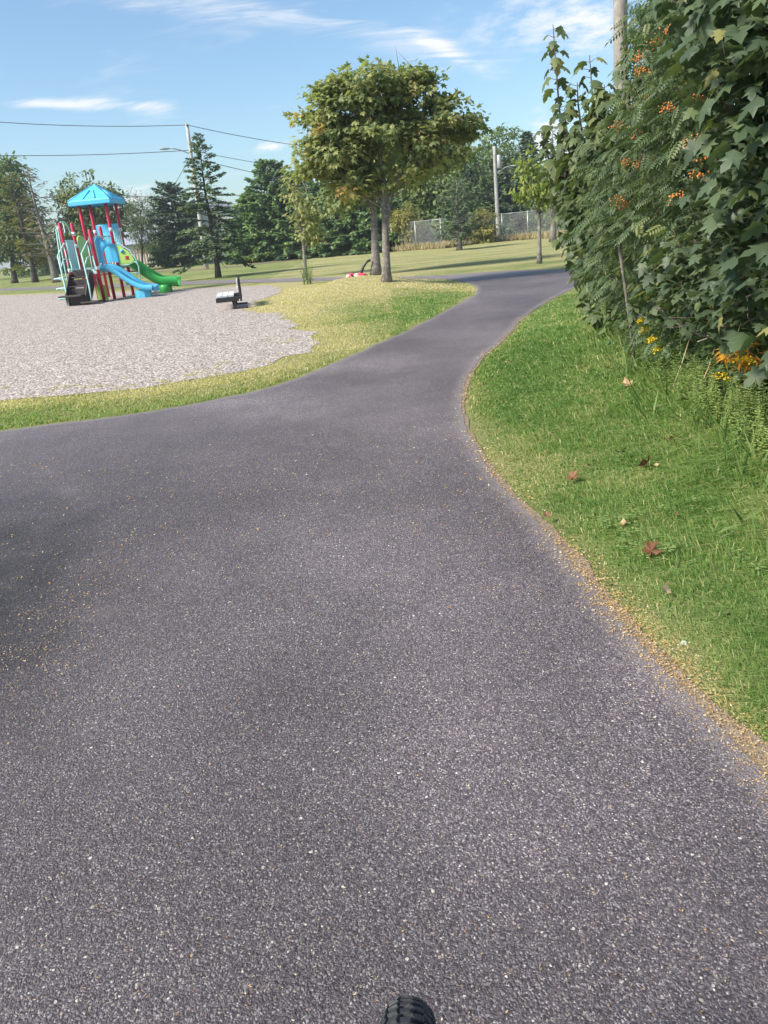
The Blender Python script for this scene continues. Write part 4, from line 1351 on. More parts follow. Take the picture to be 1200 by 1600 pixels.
n_ = 41
a = np.linspace(-.36, .36, n_)
top_ = np.where(np.abs(a) > .30, .10, np.where(np.abs(a) < .035, .055, -.045 + .12 * (np.abs(np.abs(a) - .168) / .135) ** 4))
prof = [(x, z) for x, z in zip(a, top_)] + [(.375, .08), (.375, -.03), (.30, -.085), (-.30, -.085), (-.375, -.03), (-.375, .08)]
pth = slide_path([(.99, 1.13), (1.22, 1.11), (1.45, .96), (1.85, .62), (2.1, .45), (2.32, .34), (2.55, .31), (2.68, .30)])
sl = Geo().grid(sweep(prof, pth, .49), True)
for e in (0, -1):
    S_ = sweep(prof, pth, .49)[e]
    sl.add(np.vstack([S_, S_.mean(0)]), tris=[(i, (i + 1) % len(S_), len(S_)) if e else ((i + 1) % len(S_), i, len(S_)) for i in range(len(S_))])
slide = part(sl, 'slide', 'blue', 'blue double slide with two parallel chutes')
for yy in (.33, .65):
    lip = Geo()
    ang = np.linspace(-1.9, 1.2, 9)
    lip.grid(np.array([[(2.64 + .085 * math.cos(t), yy + w_, .245 + .085 * math.sin(t)) for t in ang] for w_ in (-.145, -.12, .12, .145)]))
    part(lip, 'slide_lip', 'blue', parent=slide)
ft = Geo()
oct_ = [(.30 * math.cos(t) * (.95 if abs(math.cos(t)) < .8 else 1), .24 * math.sin(t)) for t in np.linspace(math.pi / 8, 2 * math.pi + math.pi / 8, 8, endpoint=False)]
ft.grid(np.array([[(2.22 + x * s_, .49 + y * s_, z) for x, y in oct_] for s_, z in ((1.02, -.03), (1.0, .0), (.97, .2), (.9, .27))]), True)
part(ft, 'slide_foot', 'blue', parent=slide, smooth=False, bevel=.015)

# --- blue hood at the head of that slide
x0 = SX + .03
def arch(hw, z0, z1, n=18, p=3.2):
    t = np.linspace(0, math.pi, n)
    c, s = np.cos(t), np.sin(t)
    return [(hw * np.sign(cc) * abs(cc) ** (2 / p), z0 + (z1 - z0) * abs(ss) ** (2 / p)) for cc, ss in zip(c, s)]
hd = Geo()
sec = [(x0, .42, 1.24, 2.11), (x0 + .05, .43, 1.24, 2.11), (x0 + .07, .40, 1.25, 2.07), (x0 + .16, .36, 1.26, 2.00), (x0 + .20, .345, 1.27, 1.985), (x0 + .235, .325, 1.27, 1.95), (x0 + .26, .33, 1.26, 1.95), (x0 + .40, .33, 1.24, 1.90), (x0 + .50, .335, 1.22, 1.84)]
def cut(x, y, hw):
    # the side wall nearest the steps is cut back, so the mouth is slanted
    k = .40 + .60 * float(sstep(np.array(y / hw), -1.0, .1))
    return x0 + (x - x0) * k
outer = np.array([[(cut(x, y, hw), .485 + y, z) for y, z in arch(hw, z0, z1)] for x, hw, z0, z1 in sec])
inner_ = np.array([[(cut(x, y, hw), .485 + y, z) for y, z in arch(hw - .03, z0, z1 - .03)] for x, hw, z0, z1 in reversed(sec)])
hd.grid(np.concatenate([outer, inner_, outer[:1]]))
hood = part(hd, 'slide_hood', 'blue', 'blue moulded entrance hood over the double slide')
pn = Geo()
for s_ in (-1, 1):
    pn.tube([(x0 + .045, .485 + s_ * .45, 1.2), (x0 + .045, .485 + s_ * .45, 2.0), (x0 + .045, .485 + s_ * .40, 2.12), (x0 + .045, .485 + s_ * .2, 2.14), (x0 + .045, .485, 2.14)], .025, 8)
part(pn, 'hood_frame', 'mint', parent=hood)

# --- green slide
t = np.linspace(-2.0, 2.0, 22) - math.pi / 2
c_ = np.stack([np.cos(t), np.sin(t)], 1)
prof = [(.25 * c, .25 * s) for c, s in c_] + [(.215 * c, .215 * s) for c, s in c_[::-1]]
pth = slide_path([(.99, 1.40), (1.25, 1.30), (1.7, .95), (2.1, .64), (2.32, .50), (2.5, .47), (2.75, .47), (2.98, .43)])
gs = part(Geo().grid(sweep(prof, pth, 2.42), True), 'slide', 'green', 'green curled-edge slide with a round foot')
ft = Geo().tube([(2.42, 2.42, -.04), (2.42, 2.42, .2), (2.42, 2.42, .30)], [.24, .235, .22], 20)
part(ft, 'slide_foot', 'green', parent=gs)

# --- lime climbing panels on the right-hand side
yl = SY * 2 + .02
cp = Geo().prism([(1.05, 1.16), (1.05, 1.84), (1.18, 1.78), (1.46, 1.55), (1.60, 1.28), (1.58, 1.22), (1.36, 1.15)], yl - .015, yl + .015)
cpo = part(cp, 'climbing_panel', 'limep', smooth=False)
part(Geo().ball((1.22, yl - .03, 1.60), (.07, .04, .07)).ball((1.22, yl - .05, 1.60), (.035, .04, .035)), 'knob', 'blue', parent=cpo)
part(Geo().box((1.36, yl - .018, 1.36), (.13, .02, .13)), 'square_hole', 'red', smooth=False, parent=cpo, bevel=.01)
cp = Geo().prism([(1.14, .40), (1.10, .74), (1.30, .79), (1.56, .76), (1.58, .66), (1.50, .44)], yl - .015, yl + .015)
cpo = part(cp, 'climbing_panel', 'limep', smooth=False)
part(Geo().box((1.32, yl - .018, .62), (.13, .02, .13)), 'square_hole', 'red', smooth=False, parent=cpo, bevel=.01)
fr_ = Geo()
fr_.tube([(1.02, yl, 1.9), (1.15, yl, 1.87), (1.5, yl, 1.60), (1.66, yl, 1.30), (1.72, yl, 1.02), (1.66, yl, .5), (1.64, yl, -.03)], .024, 8)
fr_.tube([(1.02, yl, 1.13), (1.35, yl, 1.11), (1.6, yl, 1.20)], .02, 8)
fr_.tube([(1.06, yl, .80), (1.3, yl, .84), (1.6, yl, .80), (1.68, yl, .78)], .02, 8)
fr_.tube([(1.6, yl, 1.22), (1.70, yl, 1.10)], .016, 6)
part(fr_, 'climber_frame', 'mint')

# --- barriers: blue back panel, mint bar panels, lime rounded panels, steering wheel
bp = Geo().box((SX / 2, 3 * SY, 1.92), (.86, .05, .78))
for z in (1.62, 2.2):
    bp.box((SX / 2, 3 * SY - .035, z), (.74, .03, .05))
part(bp, 'back_panel', 'blue', smooth=False, bevel=.02)
up_ = Geo().box((SX / 2, 3 * SY, 2.42), (.9, .045, .34))
part(up_, 'back_panel', 'blue', smooth=False, bevel=.02)
wh = Geo()
tt_ = np.linspace(0, 2 * math.pi, 25)
wh.tube(np.stack([.62 + .17 * np.cos(tt_), np.full(25, 2 * SY + .06), 2.06 + .17 * np.sin(tt_)], 1), .018, 6, cap=False)
for k in range(5):
    an = k * 2 * math.pi / 5 + .3
    wh.tube([(.62, 2 * SY + .06, 2.06), (.62 + .165 * math.cos(an), 2 * SY + .06, 2.06 + .165 * math.sin(an))], .012, 6)
wh.tube([(.62, 2 * SY + .06, 2.06), (.62, 2 * SY + .10, 1.6)], .02, 6)
part(wh, 'steering_wheel', 'mint')


def bar_panel(a, b, z0, z1, nb, rad=.016, name='bar_panel'):
    a, b = np.array(a, float), np.array(b, float)
    G_ = Geo()
    f = lambda q, z: (*(a + (b - a) * q), z)
    G_.tube([f(.06, z0), f(.06, z1 - .06), f(.12, z1), f(.88, z1), f(.94, z1 - .06), f(.94, z0), f(.06, z0)], rad * 1.3, 8)
    for k in range(nb):
        q_ = .06 + .88 * (k + 1) / (nb + 1)
        G_.tube([f(q_, z0), f(q_, z1)], rad, 6)
    return part(G_, name, 'mint')


bar_panel((0, .05), (0, SY - .05), 1.12, 2.08, 5)
bar_panel((SX, 2 * SY), (SX, 3 * SY), 1.2, 2.35, 4)
bar_panel((0, 2 * SY), (0, 3 * SY), 1.2, 2.15, 4)
sp_ = Geo().box((-.0, .5, 1.6), (.03, .55, .9))
part(sp_, 'solid_panel', 'mint', smooth=False, bevel=.015)
lp = Geo().prism([(y, z) for y, z in [(SY + .1, 1.16), (SY + .1, 1.95)] + [(SY * 1.5 - .38 * math.cos(t), 1.95 + .30 * math.sin(t)) for t in np.linspace(.1, math.pi - .1, 9)] + [(2 * SY - .1, 1.95), (2 * SY - .1, 1.16)]], -.02, .02, axis=0)
part(lp, 'side_panel', 'limep', smooth=False)
lp = Geo().prism([(x, z) for x, z in [(.56, .02), (.56, .42)] + [(.74 - .18 * math.cos(t), .42 + .16 * math.sin(t)) for t in np.linspace(.1, math.pi - .1, 9)] + [(.92, .42), (.92, .02)]], .50, .54)
part(lp, 'side_panel', 'limep', smooth=False)
ds = Geo().tube([(.66, .62, -.03), (.66, .62, 1.02)], .045, 10)
part(ds, 'deck_support', 'red')
part(Geo().tube([(.66, .62, .56), (.66, .62, .60)], .12, 14), 'turning_disc', 'fencewood')

# --- steps
st_ = Geo()
for k in range(3):
    z = .88 - .28 * k
    y = -.16 - .28 * k
    st_.box((.40, y, z), (.70, .30, .045))
    st_.box((.40, y + .145, z + .115), (.68, .03, .20))
st_.box((.40, -.82, .14), (.62, .03, .34))
for x in (.06, .75):
    st_.prism([(.0, 1.02), (.0, .62), (-.62, .02), (-.92, .02), (-.92, .34), (-.30, 1.0)], x - .02, x + .02, axis=0)
part(st_, 'steps', 'brown', smooth=False, bevel=.012)
part(Geo().box((.30, -1.0, .325), (.78, .34, .06)), 'landing_plate', 'brown', smooth=False, bevel=.012)
part(Geo().box((.92, -.95, .09), (.62, .36, .06)).box((.66, -.86, .04), (.12, .2, .1)), 'ground_plate', 'brown', smooth=False, bevel=.012)
# --- handrails
hr = Geo()
for x in (.04, .86):
    hr.tube([(x + .04, -.02, 2.0), (x, -.08, 2.0), (x - .12, -.5, 1.62), (x - .06, -.62, 1.1), (x, -.74, .62), (x + .05, -.92, .0)], .024, 8)
    hr.tube([(x + .05, -.03, 1.1), (x + .04, -.04, 1.95), (x, -.1, 1.98)], .022, 8)
    hr.tube([(x, -.12, 1.9), (x + .03, -.2, 1.5), (x + .04, -.25, 1.15), (x + .09, -.16, 1.05), (x + .09, -.08, 1.2), (x + .06, -.05, 1.5)], .018, 8)
    hr.tube([(x - .09, -.56, 1.2), (x - .02, -.36, 1.48), (x + .03, -.2, 1.52), (x + .07, -.1, 1.45)], .018, 8)
part(hr, 'handrail', 'mint')
# --- loop ladder on the left
ld_ = Geo()
for dx in (-.14, -.26):
    ld_.tube([(dx, -.06, -.03), (dx, -.05, 1.2), (dx * .55, -.03, 2.45), (-.02, 0, 2.58)], .022, 8)
for z in (.22, .55, .88):
    tq = np.linspace(-.3, math.pi + .3, 14)
    ld_.tube(np.stack([-.22 - .36 * np.sin(tq), -.06 - .20 * np.cos(tq), z + .03 * np.cos(tq)], 1), .02, 8)
part(ld_, 'loop_ladder', 'mint')
lo = Geo().tube([(0, .04, 2.60), (.0, .12, 2.68), (.0, .4, 2.69), (.0, .55, 2.62), (0, .72, 2.32), (0, .85, 2.28), (0, .93, 2.30)], .022, 8)
lo.tube([(0, .30, 2.69), (0, .30, 2.36), (.0, .22, 2.32), (0, .05, 2.34)], .02, 8)
part(lo, 'grab_loop', 'mint')
for i, j, z in ((0, 0, 1.12), (1, 0, 1.12), (0, 1, 2.3), (1, 3, 2.36), (0, 3, 2.36), (1, 2, 2.36), (0, 1, 1.9)):
    part(Geo().tube([(i * SX, j * SY, z - .06), (i * SX, j * SY, z + .06)], .064, 12), 'clamp', 'white')

# ------------------------------------------------------------------ bench
bz = gnd(371, 483)
bench = empty('park_bench', (bz[0], bz[1], 0), 'low bench with pale seat planks and black frame at the gravel edge', 'bench', rz=math.radians(8.5))
for k, x in enumerate((-.385, -.245, -.105)):
    Geo().box((x, .75, .315), (.128, 1.5, .045)).build('seat_plank', MAT['benchwood'], bench, bevel=.006)
for z, xx in ((.44, .075), (.585, .088)):
    Geo().box((xx, .75, z), (.045, 1.5, .128)).build('back_plank', MAT['benchwood'], bench, bevel=.006)
for y in (-.012, .75, 1.512):
    fr_ = Geo().box((-.20, y, .235), (.54, .075, .10)).box((.118, y, .43), (.05, .075, .50)).box((.07, y, .26), (.12, .07, .06))
    fr_.build('bench_frame', MAT['blackwood'], bench, bevel=.008)
for y in (.02, 1.48):
    Geo().bar((-.03, y, -.05), (-.06, y, .2), .09, .09).build('leg', MAT['blackwood'], bench, bevel=.01)
    Geo().box((.08, y, .015), (.36, .1, .05)).build('foot', MAT['blackwood'], bench, bevel=.01)

# ------------------------------------------------------------------ pink play sculpture behind the mound
def sculpture_point(px, py, Y):
    return at(px, py, Y)
kb = np.array([*at(556, 437, 27.6)[:2], 0])
sc_ = empty('play_sculpture', kb, 'coral pink domes with a curved black stem behind the mound', 'sculpture')
def rel(px, py, dy=0):
    return at(px, py, 27.6 + dy) - kb
for px, r in ((549, .17), (563.5, .24)):
    c = rel(px, 436)
    d = Geo().ball((c[0], c[1], 0.02), (r * 1.05, r, rel(px, 427)[2]), 20, 9, z0=-.05)
    do = d.build('dome', MAT['pink'], sc_, True)
    Geo().ball((c[0] - r * .55, c[1] - r * .45, rel(px, 431)[2] - .02), (r * .52, r * .5, r * .55), 14, 8).build('dome_highlight', MAT['palepink'], do, True)  # highlight put on each dome as a pale pink ball
Geo().tube([rel(564, 433), rel(565, 424), rel(568, 416), rel(573, 409.5), rel(577.5, 406.5)], [.06, .055, .05, .042, .04], 10).build('stem', MAT['black'], sc_, True)
Geo().tube([rel(576.5, 407), rel(579, 406)], [.05, .045], 10).build('stem_cap', MAT['black'], sc_, True)
Geo().prism([(rel(549, 427)[0], rel(549, 427)[2]), (rel(554.5, 432)[0], rel(554.5, 432)[2]), (rel(553, 433.5)[0], rel(553, 433.5)[2]), (rel(548.5, 430)[0], rel(548.5, 430)[2])], -.3, -.2).build('fin', MAT['black'], sc_)

# ------------------------------------------------------------------ the front wheel of a bicycle, just entering the view
AX = np.array([-.027, .335, .345])
bike = empty('bicycle_wheel', (AX[0], AX[1], 0), 'black knobbly bicycle tyre entering at the bottom edge', 'bicycle wheel')
RT, RW = .316, .029
u_ = np.linspace(0, 2 * math.pi, 96, endpoint=False)
v_ = np.linspace(0, 2 * math.pi, 18, endpoint=False)
tyre = Geo()
P = np.stack([np.broadcast_to(RW * np.sin(v_), (96, 18)), (RT + RW * np.cos(v_)) * np.cos(u_)[:, None], (RT + RW * np.cos(v_)) * np.sin(u_)[:, None] + .345], -1)
tyre.grid(np.concatenate([P, P[:1]]), True)
ty = tyre.build('tyre', MAT['rubber'], bike, True)
kn = Geo()
for k in range(84):
    an = 2 * math.pi * k / 84
    for col, ph, wx, wy in ((0, 0, .011, .013), (.42, .5, .012, .011), (-.42, .5, .012, .011), (.88, .0, .009, .014), (-.88, .0, .009, .014), (1.22, .5, .006, .012), (-1.22, .5, .006, .012)):
        a_ = an + ph * 2 * math.pi / 84
        rd = np.array([math.sin(col), math.cos(col) * math.cos(a_), math.cos(col) * math.sin(a_)])
        ta = np.array([0, -math.sin(a_), math.cos(a_)])
        sd = np.cross(rd, ta)
        ctr = np.array([0, RT * math.cos(a_), RT * math.sin(a_) + .345]) + rd * (RW + .0012)
        tw = .35 * np.sign(col)
        t2_ = ta * math.cos(tw) + sd * math.sin(tw); s2_ = sd * math.cos(tw) - ta * math.sin(tw)
        kn.box(ctr, (wx, wy, .0055), R=np.stack([s2_, t2_, rd], 1), tint=.5)
kn.build('tread_knobs', MAT['rubber'], ty, stuff=True)
rim = Geo()
cs = [(.016, .292), (.016, .278), (.008, .270), (-.008, .270), (-.016, .278), (-.016, .292)]
P = np.array([[(x, r * math.cos(t), r * math.sin(t) + .345) for x, r in cs] for t in np.linspace(0, 2 * math.pi, 73)])
rim.grid(P, True)
rim.build('rim', MAT['black'], bike, True)
for k in range(32):
    a_, b_ = 2 * math.pi * k / 32, 2 * math.pi * (k + (3 if k % 4 < 2 else -3)) / 32
    sx = .028 if k % 2 else -.028
    Geo().tube([(sx * .2, .271 * math.cos(a_), .271 * math.sin(a_) + .345), (sx, .024 * math.cos(b_), .024 * math.sin(b_) + .345)], .001, 5).build('spoke', MAT['grey'], bike, True)
Geo().tube([(-.05, 0, .345), (-.03, 0, .345), (-.028, 0, .345), (.028, 0, .345), (.03, 0, .345), (.05, 0, .345)], [.01, .026, .016, .016, .026, .01], 14).build('hub', MAT['black'], bike, True)


# ------------------------------------------------------------------ the thicket on the right
def clumps(L, k=1.0):
    return [(dist(px, py, t * k), r) for px, py, t, r in L]


def leaf_field(CL, per, droop=.5, up=.75, spread=1.0, flat=.75):
    """positions, tip directions and normals of leaves about each clump"""
    pos, d, nn, ci = [], [], [], []
    for i, (c, r) in enumerate(CL):
        n = max(6, int(per * (r / .35) ** 2))
        o = rdir(n) * (rng.random(n) ** .5)[:, None] * r * spread * np.array([1, 1, flat])
        pos.append(c + o)
        hor = unit(o * np.array([.55, .55, .15]) + rng.normal(0, .42 * r, (n, 3)) * np.array([1, 1, .35]))
        d.append(unit(hor + np.array([0, 0, -droop]) + rdir(n) * .3))
        nn.append(unit(np.array([0, 0, up]) + hor * .3 + rdir(n) * .55))
        ci.append(np.full(n, i))
    return np.concatenate(pos), np.concatenate(d), np.concatenate(nn), np.concatenate(ci)


def skeleton(G, trunkP, r0, CL, base, step=1, rmin=.005, thin=.35):
    trunkP = np.array(trunkP)
    q = np.linspace(0, 1, 14); ts = np.linspace(0, 1, len(trunkP))
    P = np.stack([np.interp(q, ts, trunkP[:, k]) for k in range(3)], 1)
    P[1:-1] = (P[:-2] + 2 * P[1:-1] + P[2:]) / 4
    G.tube(P - base, r0 * (1 - .7 * q), 10)
    for c, r in CL[::step]:
        cost = np.linalg.norm(P - c, axis=1) + 1.5 * np.maximum(0, P[:, 2] - c[2] + .15)
        j = int(np.argmin(cost))
        L_ = limb(P[j] - base, c - base, 7, .16)
        G.tube(L_, np.linspace(max(r0 * (1 - .7 * q[j]) * thin, rmin * 1.6), rmin, 7), 6)
        for _ in range(5):
            e = c - base + rdir(1)[0] * r * .8
            s_ = L_[rng.integers(3, 6)]
            G.tube(limb(s_, e, 4, .15), [rmin * .9, rmin * .7, rmin * .5, rmin * .3], 4)


# --- near maple with large leaves
KN = 1.2
NEAR = [(1150, 40, 3.9, .34), (1200, 110, 3.6, .36), (1125, 10, 4.4, .32), (1185, 215, 3.7, .30), (1195, 300, 3.7, .30), (1150, 285, 4.1, .26), (1165, 380, 3.9, .30), (1105, 380, 4.3, .26),
        (1195, 450, 3.7, .28), (1070, 395, 4.7, .24), (1125, 445, 4.3, .28), (1035, 425, 5.0, .22), (1085, 470, 4.7, .22), (1165, 490, 4.1, .24), (1200, 20, 3.5, .34), (1140, 130, 4.2, .24),
        (1020, 470, 5.2, .20), (1050, 440, 4.8, .20), (1125, 320, 4.5, .2), (1180, 150, 3.8, .25), (1130, 215, 4.4, .16)]
NEAR_OFF = [(1290, 60, 3.5, .45), (1300, 220, 3.4, .45), (1310, 380, 3.4, .45), (1300, 520, 3.5, .4), (1190, -70, 3.8, .5), (1160, -90, 4.3, .45), (1300, -60, 3.7, .5), (1400, 200, 3.6, .6), (1400, 400, 3.7, .6)]
CN, CO = [(c, r * 1.12) for c, r in clumps(NEAR, KN)], clumps(NEAR_OFF, KN)
bn = np.array([2.78, 5.0, 0.0])
near = empty('maple_tree', bn, 'near maple with large dark leaves overhanging the lawn at the right edge', 'tree')
G = Geo()
skeleton(G, [bn, bn + (-.05, -.1, .6), bn + (.05, -.2, 1.4), bn + (-.05, -.35, 2.3), bn + (.1, -.4, 3.4)], .06, CN + CO, bn, thin=.5)
skeleton(G, [bn + (-.12, .15, 0), bn + (-.3, .1, .7), bn + (-.5, .0, 1.5), bn + (-.6, -.1, 2.2)], .035, CN[9:12], bn)
G.build('trunk', MAT['twig'], near, True)
pos, d, nn, ci = leaf_field(CN, 135, droop=.45, up=.95)
p2_, d2_, n2_, c2_ = leaf_field(CO, 80, droop=.45, up=.95)
sz = .087 * rng.uniform(.42, 1.3, len(pos))
tn = np.clip(.48 + rng.normal(0, .2, len(pos)) + (rng.random(len(pos)) < .05) * .4, 0, 1)
# the 300 leaves that show largest are leaves of their own
v = pos - _C
w_ = v @ _F
pxx, pyy = 600 + FPX * (v @ _R) / w_, 800 - FPX * (v @ _U) / w_
score = np.where((pxx > 980) & (pxx < 1230) & (pyy > -20) & (pyy < 640), sz / w_, 0)
own = np.argsort(-score)[:300]
rest = np.setdiff1d(np.arange(len(pos)), own)
tv, tf = MAPLE
var = []
for k in range(14):
    V = tv.copy()
    V[:, 2] = V[:, 2] * rng.uniform(.5, 1.3) - rng.uniform(0, .25) * V[:, 1] ** 2 + .035 * np.sin(V[:, 0] * 7 + k)
    V[:, 0] *= rng.uniform(.8, 1.12)
    if k % 3 == 0:                       # a torn or eaten lobe
        for i in rng.integers(2, len(V), 2):
            V[i] = V[0] + (V[i] - V[0]) * rng.uniform(.45, .7)
    if k % 4 == 1:                       # edges rolled up
        V[:, 2] += .55 * V[:, 0] ** 2
    stalk = np.array([(-.012, 0, 0), (.012, 0, 0), (.01, -.45, .10), (-.01, -.45, .10)])
    gg = Geo().add(V, tris=tf, tint=.12 + .74 * k / 13).add(stalk, quads=[(0, 1, 2, 3)], tint=.9)
    var.append(gg.mesh('leaf', MAT['near'], True))
def frame(p, d, n, s):
    x = unit(np.cross(d, n)); z = np.cross(x, d)
    m_ = Matrix.Identity(4)
    for i in range(3):
        m_[i][0], m_[i][1], m_[i][2], m_[i][3] = x[i] * s, d[i] * s, z[i] * s, p[i]
    return m_
for i in own:
    o = bpy.data.objects.new('leaf', var[int(np.clip(tn[i] * 14 + rng.normal(0, .7), 0, 13))])
    COL.objects.link(o)
    o.parent = near
    o.matrix_basis = frame(pos[i] - bn, d[i], nn[i], sz[i])
fo = Geo().inst(MAPLE, pos[rest] - bn, d[rest], nn[rest], sz[rest], tn[rest])
fo.inst(MAPLE2, p2_ - bn, d2_, n2_, .115 * rng.uniform(.6, 1.2, len(p2_)), np.clip(rng.normal(.45, .2, len(p2_)), 0, 1))
fo.build('foliage', MAT['near'], near, True, stuff=True)

# --- rowan with orange berries
ROW = [(1075, 70, 6.0, .40), (1045, 95, 6.6, .34), (1060, 150, 6.2, .42), (1018, 165, 7.0, .34), (1100, 190, 5.8, .40), (1040, 220, 6.4, .45), (985, 235, 7.2, .42), (1085, 280, 6.0, .40), (1030, 300, 6.6, .42),
       (970, 290, 7.4, .42), (1110, 120, 5.6, .36), (1055, 350, 6.2, .36), (995, 350, 7.0, .40), (1030, 35, 6.8, .28), (1060, 15, 6.4, .36), (1100, 330, 5.9, .36), (1120, 420, 6.0, .36), (960, 350, 7.5, .36), (940, 420, 7.8, .34), (985, 425, 7.2, .36), (1045, 520, 6.6, .3)]
CR = clumps(ROW)
br = np.array([2.95, 6.5, 0.0])
row = empty('rowan_tree', br, 'rowan with feathery leaves and bunches of orange berries', 'tree')
G = Geo()
skeleton(G, [br, br + (-.1, 0, .8), br + (-.1, -.1, 1.7), br + (-.25, -.1, 2.8), br + (-.2, 0, 3.4)], .055, CR[::2], br, thin=.4)
skeleton(G, [br + (.1, .3, 0), br + (-.2, .5, 1.2), br + (-.5, .7, 2.2), br + (-.6, .6, 3.0)], .04, CR[1::2], br, thin=.4)
G.build('trunk', MAT['twig'], row, True)
pos, d, nn, ci = leaf_field(CR, 150, droop=.45, up=.8)
Geo().inst(PINNATE, pos - br, d, nn, .14 * rng.uniform(.6, 1.25, len(pos)), np.clip(.42 + rng.normal(0, .2, len(pos)), 0, 1)).build('crown', MAT['rowan'], row)
ico = Geo().ball((0, 0, 0), 1, 7, 5)
IV = np.concatenate(ico.V); IQ = np.concatenate(ico.Q)
IT = np.concatenate([IQ[:, [0, 1, 2]], IQ[:, [0, 2, 3]]])
for px, py, t_ in ((1044, 168, 5.75), (1090, 158, 5.3), (1086, 220, 5.45), (1095, 246, 5.4), (975, 254, 6.8), (998, 255, 6.6), (1088, 272, 5.5), (1104, 285, 5.4), (1055, 308, 5.8), (968, 310, 6.9), (1000, 110, 6.3), (1030, 65, 6.3), (1000, 92, 6.4), (1045, 48, 6.0), (1012, 150, 6.4), (968, 196, 6.9), (998, 208, 6.7), (975, 322, 6.8), (1075, 130, 5.7)):
    c = dist(px, py, t_ - .28)
    n = rng.integers(28, 50)
    p = c + rng.normal(0, 1, (n, 3)) * np.array([.028, .028, .017])
    Geo().inst((IV, IT), p - br, np.tile((0, 1.0, 0), (n, 1)), np.tile((0, 0, 1.0), (n, 1)), rng.uniform(.0045, .007, n)).build('berry_bunch', MAT['berry'], row, True, stuff=True)

# --- middle maple with two tall shoots
MID = [(922, 300, 9.0, .38), (908, 330, 9.6, .30), (935, 250, 8.8, .44), (965, 215, 8.4, .34), (928, 370, 9.0, .36), (945, 330, 8.6, .42), (940, 408, 9.0, .34), (915, 270, 9.4, .30), (1000, 130, 7.8, .24),
       (965, 400, 8.4, .38), (948, 455, 9.4, .30), (950, 480, 9.0, .30), (905, 385, 9.6, .22), (888, 262, 9.8, .18), (1015, 75, 7.6, .24), (1030, 25, 7.4, .24), (935, 215, 9.0, .28), (915, 235, 9.2, .28), (922, 425, 9.6, .18), (990, 185, 8.0, .24)]
CM = clumps(MID)
bm2 = np.array([3.75, 9.3, 0.0])
mid = empty('maple_tree', bm2, 'bushy maple with two tall leafy shoots against the sky', 'tree')
G = Geo()
skeleton(G, [bm2, bm2 + (-.1, 0, .7), bm2 + (-.3, -.2, 1.5), bm2 + (-.5, -.3, 2.6)], .07, CM, bm2, thin=.4)
shoots, sd_, sn_ = [], [], []
for pts, t_ in (([(886, 300), (880, 230), (873, 160), (868, 95), (864, 38)], 9.3), ([(935, 270), (930, 200), (925, 140), (921, 86)], 8.9), ([(1010, 120), (1014, 60), (1012, 8)], 7.8), ([(896, 290), (890, 240), (884, 190), (882, 168)], 9.2), ([(872, 300), (860, 262), (852, 225), (848, 196)], 9.5), ([(915, 240), (908, 200), (903, 160), (902, 128)], 9.0), ([(950, 220), (946, 170), (944, 132)], 8.7)):
    P = np.array([dist(px, py, t_) for px, py in pts])
    q = np.linspace(0, 1, 16)
    PP = np.stack([np.interp(q, np.linspace(0, 1, len(P)), P[:, k]) for k in range(3)], 1)
    G.tube(PP - bm2, np.linspace(.016, .004, 16), 6)
    k = 0
    for s_ in np.arange(.03, 1.0, .055 if len(pts) > 4 else .075):
        c = np.array([np.interp(s_, q, PP[:, i]) for i in range(3)])
        for half in range(2 if rng.random() < .85 else 1):
            a_ = k * 1.57 + half * math.pi + rng.normal(0, .3)
            k += .5
            hv = np.array([math.cos(a_), math.sin(a_), 0])
            ln_ = rng.uniform(.07, .17) * (1.2 - .6 * s_)
            e = c + hv * ln_ + np.array([0, 0, .03])
            G.tube([c - bm2, e - bm2], [.003, .002], 4)
            shoots.append(e); sd_.append(unit(hv + np.array([0, 0, -.75]) + rng.normal(0, .2, 3))); sn_.append(unit(np.array([0, 0, .8]) + hv * .7))
for px0, py0, px1, py1, t_ in ((905, 330, 868, 300, 9.4), (900, 290, 862, 268, 9.5), (915, 380, 878, 372, 9.5), (930, 430, 905, 422, 9.7), (925, 250, 896, 205, 9.1), (950, 210, 940, 168, 8.8), (905, 260, 858, 240, 9.6), (945, 460, 915, 462, 9.7), (900, 350, 872, 338, 9.6), (965, 190, 952, 140, 8.5)):
    P = np.array([dist(px0, py0, t_), dist((px0 + px1) / 2, (py0 + py1) / 2 - 4, t_), dist(px1, py1, t_)])
    q = np.linspace(0, 1, 8)
    PP = np.stack([np.interp(q, [0, .5, 1], P[:, k]) for k in range(3)], 1)
    G.tube(PP - bm2, np.linspace(.007, .003, 8), 5)
    for s_ in np.linspace(.25, 1, 9):
        c = np.array([np.interp(s_, q, PP[:, i]) for i in range(3)])
        for half in (0, 1):
            a_ = rng.uniform(0, 6.3)
            hv = np.array([math.cos(a_), math.sin(a_), 0])
            shoots.append(c + hv * .05 + rng.normal(0, .03, 3)); sd_.append(unit(hv + np.array([0, 0, -.5]) + rng.normal(0, .3, 3))); sn_.append(unit(np.array([0, 0, .8]) + hv * .5 + rng.normal(0, .3, 3)))
G.build('trunk', MAT['twig'], mid, True)
pos, d, nn, ci = leaf_field(CM, 88, droop=.6, up=.75)
cr = Geo().inst(MAPLE2, pos - bm2, d, nn, .125 * rng.uniform(.6, 1.2, len(pos)), np.clip(.42 + rng.normal(0, .2, len(pos)), 0, 1))
cr.inst(MAPLE2, np.array(shoots) - bm2, sd_, sn_, .135 * rng.uniform(.65, 1.2, len(shoots)), np.clip(rng.normal(.5, .2, len(shoots)), 0, 1))
cr.build('crown', MAT['mid'], mid, True)

